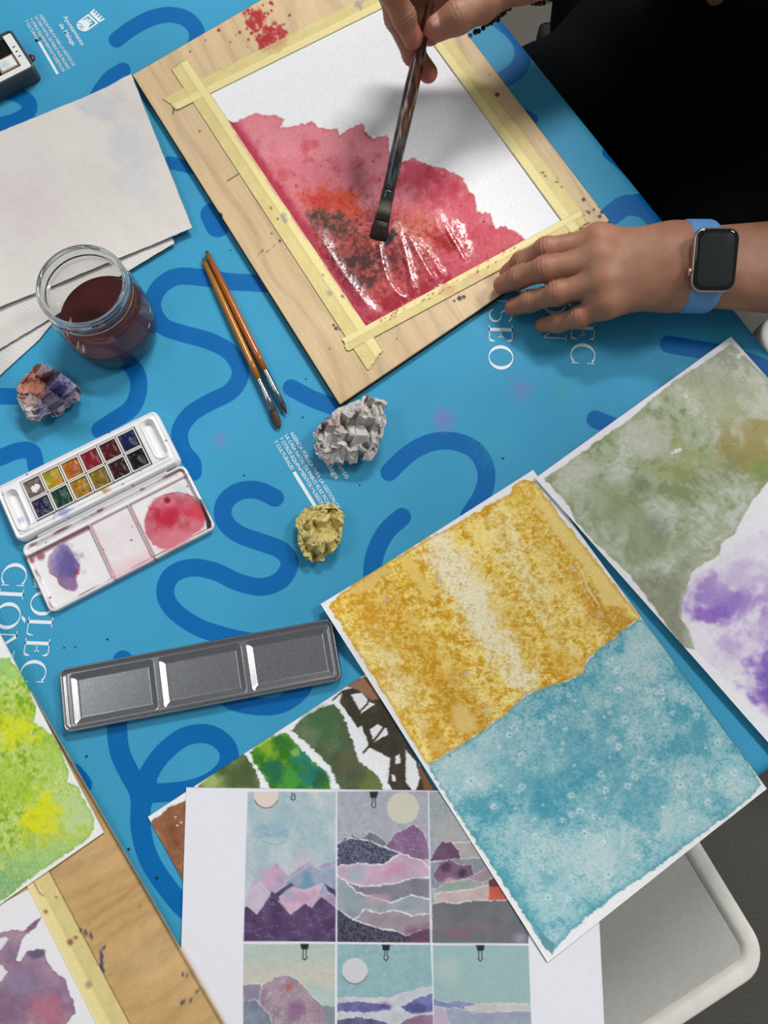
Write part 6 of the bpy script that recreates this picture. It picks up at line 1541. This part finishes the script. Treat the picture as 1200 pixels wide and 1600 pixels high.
# ------------------------------------------------------------------ watch and bracelet
def watch():
    ctr = A(1112, 404, .072); s0 = (ctr - LWR) @ wd; base = LWR + wd * s0
    fL = hand_sdf(LH)
    def skin_top(off, up, start=.0):
        lo_, hi_ = 0, .08
        p = base + off
        for _ in range(32):
            m = (lo_ + hi_) / 2
            if fL((p + up * m)[None])[0] < 0: lo_ = m
            else: hi_ = m
        return hi_
    tilt = math.radians(24); up = np.array([0, 0, 1.0]) * math.cos(tilt) - (wy if wy[1] > 0 else -wy) * math.sin(tilt); up -= wd * (up @ wd); up /= np.linalg.norm(up)
    side = np.cross(up, wd); side /= np.linalg.norm(side)               # across the wrist (photo upwards)
    if side[1] < 0: side = -side
    top = skin_top(np.zeros(3), up)
    cc = base + up * (top + .0068)
    root = thing('wristwatch', 'square smartwatch with dark screen and pale blue strap on the left wrist', 'watch', cc)
    def block(name, hx, hy, r, zs, mt, seg=8):
        """stack of rounded rectangles: zs = (height, inset)"""
        V = []; 
        for z, i in zs:
            for q in range(4):
                sx, sy = ((1, 1), (-1, 1), (-1, -1), (1, -1))[q]
                for k in range(seg):
                    t = math.pi / 2 * (q + k / (seg - 1)); rr = max(r - i * .6, .0004)
                    V.append(cc + wd * (sx * (hx - i - rr) + rr * math.cos(t)) + side * (sy * (hy - i - rr) + rr * math.sin(t)) + up * z)
        n = 4 * seg; F_ = [list(range(n))[::-1], [(len(zs) - 1) * n + k for k in range(n)]]
        for i in range(len(zs) - 1): F_ += [[i * n + k, i * n + (k + 1) % n, (i + 1) * n + (k + 1) % n, (i + 1) * n + k] for k in range(n)]
        return obj(name, V, F_, mt, root)
    al = mat('rose_aluminium', (196, 166, 152), .3, 1.0, noise=.03)
    block('case', .0172, .0238, .0085, [(-.0050, .0035), (-.0044, .0018), (-.003, .0006), (-.001, 0), (.0012, 0), (.0028, .0004), (.0034, .0012)], al)
    gl = mat('black_glass', (10, 11, 12), .06, spec=.6)
    block('screen', .0166, .0232, .0082, [(.0030, .0006), (.0038, .0006), (.0044, .0012), (.0048, .0022), (.0050, .0040)], gl)
    dm = mat('dim_display', (40, 43, 45), .12, spec=.5)
    block('display', .0131, .0195, .006, [(.00500, 0), (.00504, .0001)], dm)
    p = cc - wd * .0172 - side * .0085
    rod('crown', p + wd * .0006, p - wd * .0026, [(0, .0034), (.6, .0036), (.85, .0034), (1, .0026)], al, root, 20)
    obj_b = cc - wd * .0172 + side * .008
    # strap: follows the skin around the wrist
    st = mat('blue_rubber', (94, 146, 204), .55, noise=.03, bump=.05)
    ang = np.linspace(0, 2 * math.pi, 72, endpoint=False); ring = []
    mid = base + up * 0
    for t in ang:
        d = side * math.cos(t) + up * math.sin(t); lo_, hi_ = 0, .09
        for _ in range(26):
            m = (lo_ + hi_) / 2
            if fL((mid + d * m)[None])[0] < 0: lo_ = m
            else: hi_ = m
        ring.append((d, hi_))
    n = 72; V = []; w = .0112
    prof = [(-w, .0008), (-w, .0024), (-w * .8, .0031), (w * .8, .0031), (w, .0024), (w, .0008)]
    for d, r in ring:
        ww = 1.0 + .28 * max(0, abs(d @ up)) ** 3 * (d @ up > 0)
        for x, o in prof: V.append(mid + d * (r + o) + wd * x * ww)
    m = len(prof); F_ = [[i * m + k, i * m + (k + 1) % m, ((i + 1) % n) * m + (k + 1) % m, ((i + 1) % n) * m + k] for i in range(n) for k in range(m)]
    obj('strap', V, F_, st, root)
watch()
def bracelet():
    c = A(812, -18, .100); root = thing('bracelet', 'dark beaded bracelet hanging on the right wrist, at the top edge', 'bracelet', c)
    bm_ = mat('dark_bead', (20, 18, 17), .15, .3, noise=.3); gm = mat('pale_metal_bead', (150, 140, 124), .25, .9, noise=.2)
    f = hand_sdf(RH); pts = []
    mid = RWR - rd * .004; n = 44; sd_ = np.cross(rd, [0, 0, 1.0]); upv = np.cross(sd_, rd)
    for i in range(n):
        t = 2 * math.pi * i / n; d = sd_ * math.cos(t) + upv * math.sin(t); lo_, hi_ = 0, .09
        for _ in range(24):
            m = (lo_ + hi_) / 2
            if f((mid + d * m)[None])[0] < 0: lo_ = m
            else: hi_ = m
        pts.append(mid + d * (hi_ + .0025))
    # loose strand dropping below the wrist towards the paper
    a, b = A(806, -8, .092), A(736, 55, .080)
    for i in range(34):
        u = (i % 17) / 16 if i < 17 else (i - 17) / 30; p = a + (b - a) * u; pts.append(p + np.array([0.0012 * math.sin(i * 2.2) + (.003 if i >= 17 else 0), .0012 * math.cos(i * 1.7), -.004 * math.sin(math.pi * u)]))
    u_, v_ = np.meshgrid(np.linspace(0, 2 * math.pi, 9)[:-1], np.linspace(0, math.pi, 6))
    S = np.stack([np.cos(u_) * np.sin(v_), np.sin(u_) * np.sin(v_), np.cos(v_)], -1).reshape(-1, 3)
    SF_ = [[r * 8 + k, r * 8 + (k + 1) % 8, (r + 1) * 8 + (k + 1) % 8, (r + 1) * 8 + k] for r in range(5) for k in range(8)]
    for i, p in enumerate(pts): obj('bead', p + S * (.0021 if i % 5 else .0018), SF_, gm if i % 5 == 0 else bm_, root)
bracelet()

# ------------------------------------------------------------------ chairs
def chair(name, label, seat_pts, z, mt_seat, mt_rim, mt_leg, back=None, rim=.012, rimw=.008, rad=.035):
    c = np.array(seat_pts).mean(0); root = thing(name, label, 'chair', (c[0], c[1], 0))
    ex = seat_pts[1] - seat_pts[0]; L = np.linalg.norm(ex); ex /= L; ey = seat_pts[3] - seat_pts[0]; W = np.linalg.norm(ey); ey /= W
    n = 46; x, y = np.meshgrid(np.linspace(-L / 2, L / 2, n), np.linspace(-W / 2, W / 2, n))
    for _ in range(2):
        d = rrect_sd(x, y, L / 2, W / 2, rad); cx = np.sign(x) * (L / 2 - rad); cy = np.sign(y) * (W / 2 - rad); m = (np.abs(x) > L / 2 - rad) & (np.abs(y) > W / 2 - rad) & (d > 0)
        k = rad / np.maximum(np.hypot(x - cx, y - cy), 1e-9); x, y = np.where(m, cx + (x - cx) * k, x), np.where(m, cy + (y - cy) * k, y)
    def W_(x, y, zz): P = c + x[..., None] * ex + y[..., None] * ey; P[..., 2] = zz; return P
    slab('seat', W_(x * (.965 if rim else 1), y * (.965 if rim else 1), z - (.008 if rim else 0) + 0 * x), mt_seat, .012 if rim else .03, root)
    if rim:
        per = []; 
        for q in range(4):
            sx, sy = ((1, 1), (-1, 1), (-1, -1), (1, -1))[q]
            for k in range(9): t = math.pi / 2 * (q + k / 8); per.append((sx * (L / 2 - rad) + rad * math.cos(t), sy * (W / 2 - rad) + rad * math.sin(t), math.cos(t), math.sin(t)))
        pf = [(0, -.03), (0, -.005), (-.0015, -.001), (-.004, 0), (-.013, -.0008), (-.0165, -.003), (-.019, -.0085), (-.020, -.03)]; V = []
        for px_, py_, nx_, ny_ in per:
            for o, dz in pf: V.append(c * [1, 1, 0] + ex * (px_ + nx_ * o) + ey * (py_ + ny_ * o) + np.array([0, 0, z + dz]))
        a, b = len(per), len(pf); obj('rim', V, [[i * b + k, i * b + (k + 1) % b, ((i + 1) % a) * b + (k + 1) % b, ((i + 1) % a) * b + k] for i in range(a) for k in range(b)], mt_rim, root)
    for sx in (-1, 1):
        for sy in (-1, 1):
            p = c * [1, 1, 0] + ex * sx * L * .42 + ey * sy * W * .42; q = c * [1, 1, 0] + ex * sx * L * .47 + ey * sy * W * .47
            rod('leg', q + [0, 0, .002], p + [0, 0, z - .026], [(0, .011), (1, .011)], mt_leg, root, 14)
    if back is not None:
        bx = back; s = np.array([-bx[1], bx[0], 0]); o = c * [1, 1, 0] + bx * (W / 2 - .01); u, v = np.meshgrid(np.linspace(-.19, .19, 16), np.linspace(z + .18, z + .40, 10))
        G = o + u[..., None] * s + bx * (.05 * (1 - (u / .19) ** 2) + (v - z) * .12)[..., None]; G[..., 2] = v
        V = np.vstack([G.reshape(-1, 3), (G + bx * .012).reshape(-1, 3)]); f = grid_faces(10, 16); r = ring_idx(10, 16); k = np.arange(len(r)); k2 = (k + 1) % len(r)
        obj('backrest', V, [list(q) for q in f] + [list(q[::-1] + 160) for q in f] + [[r[i], r[j], r[j] + 160, r[i] + 160] for i, j in zip(k, k2)], mt_seat, root)
        for sgn in (-1, 1): rod('back_post', o + s * sgn * .15 + bx * (-.005) + [0, 0, z - .02], o + s * sgn * .15 + bx * .052 + [0, 0, z + .3], [(0, .009), (1, .009)], mt_leg, root, 12)
    return root
grey = mat('grey_seat_pad', (186, 184, 178), .6, noise=.05, bump=.05); white_pl = mat('off_white_rim', (240, 237, 228), .4, noise=.04, nscale=60); chrome = M['steel']
ZS = .47
s0, s1, s2 = at(1212, 1508, ZS - T), at(1104, 1330, ZS - T), None
dx = (s1 - s0) / np.linalg.norm(s1 - s0); dy = np.array([dx[1], -dx[0], 0]); dy = dy if dy[0] < 0 else -dy
chair('chair', 'grey chair seat with off-white raised rim, lower right beyond the table', [s0, s0 + dx * .40, s0 + dx * .40 + dy * .42, s0 + dy * .42], ZS, grey, white_pl, chrome)
t0 = at(1171, 512, ZS - T); u1 = at(1200, 495, ZS - T) - t0; u1 /= np.linalg.norm(u1); u2 = np.array([u1[1], -u1[0], 0])
chair('chair', 'dark seated chair with off-white rim just visible past the wrist, right edge', [t0, t0 + u1 * .4, t0 + u1 * .4 + u2 * .4, t0 + u2 * .4], ZS, M['black_plastic'], white_pl, chrome)
zb = .412; k0 = at(840, 36, zb - T); dxx, dyy = np.array([1.0, .10, 0]) / 1.005, np.array([.10, -1.0, 0]) / 1.005
bl_ = [k0, k0 + dxx * .46, k0 + dxx * .46 + dyy * .42, k0 + dyy * .42]
chair('chair', 'black chair under the seated person in black, upper right', bl_, zb, M['black_plastic'], M['black_plastic'], M['black_plastic'], back=np.array([1.0, .10, 0]) / 1.005, rim=0, rad=.012)
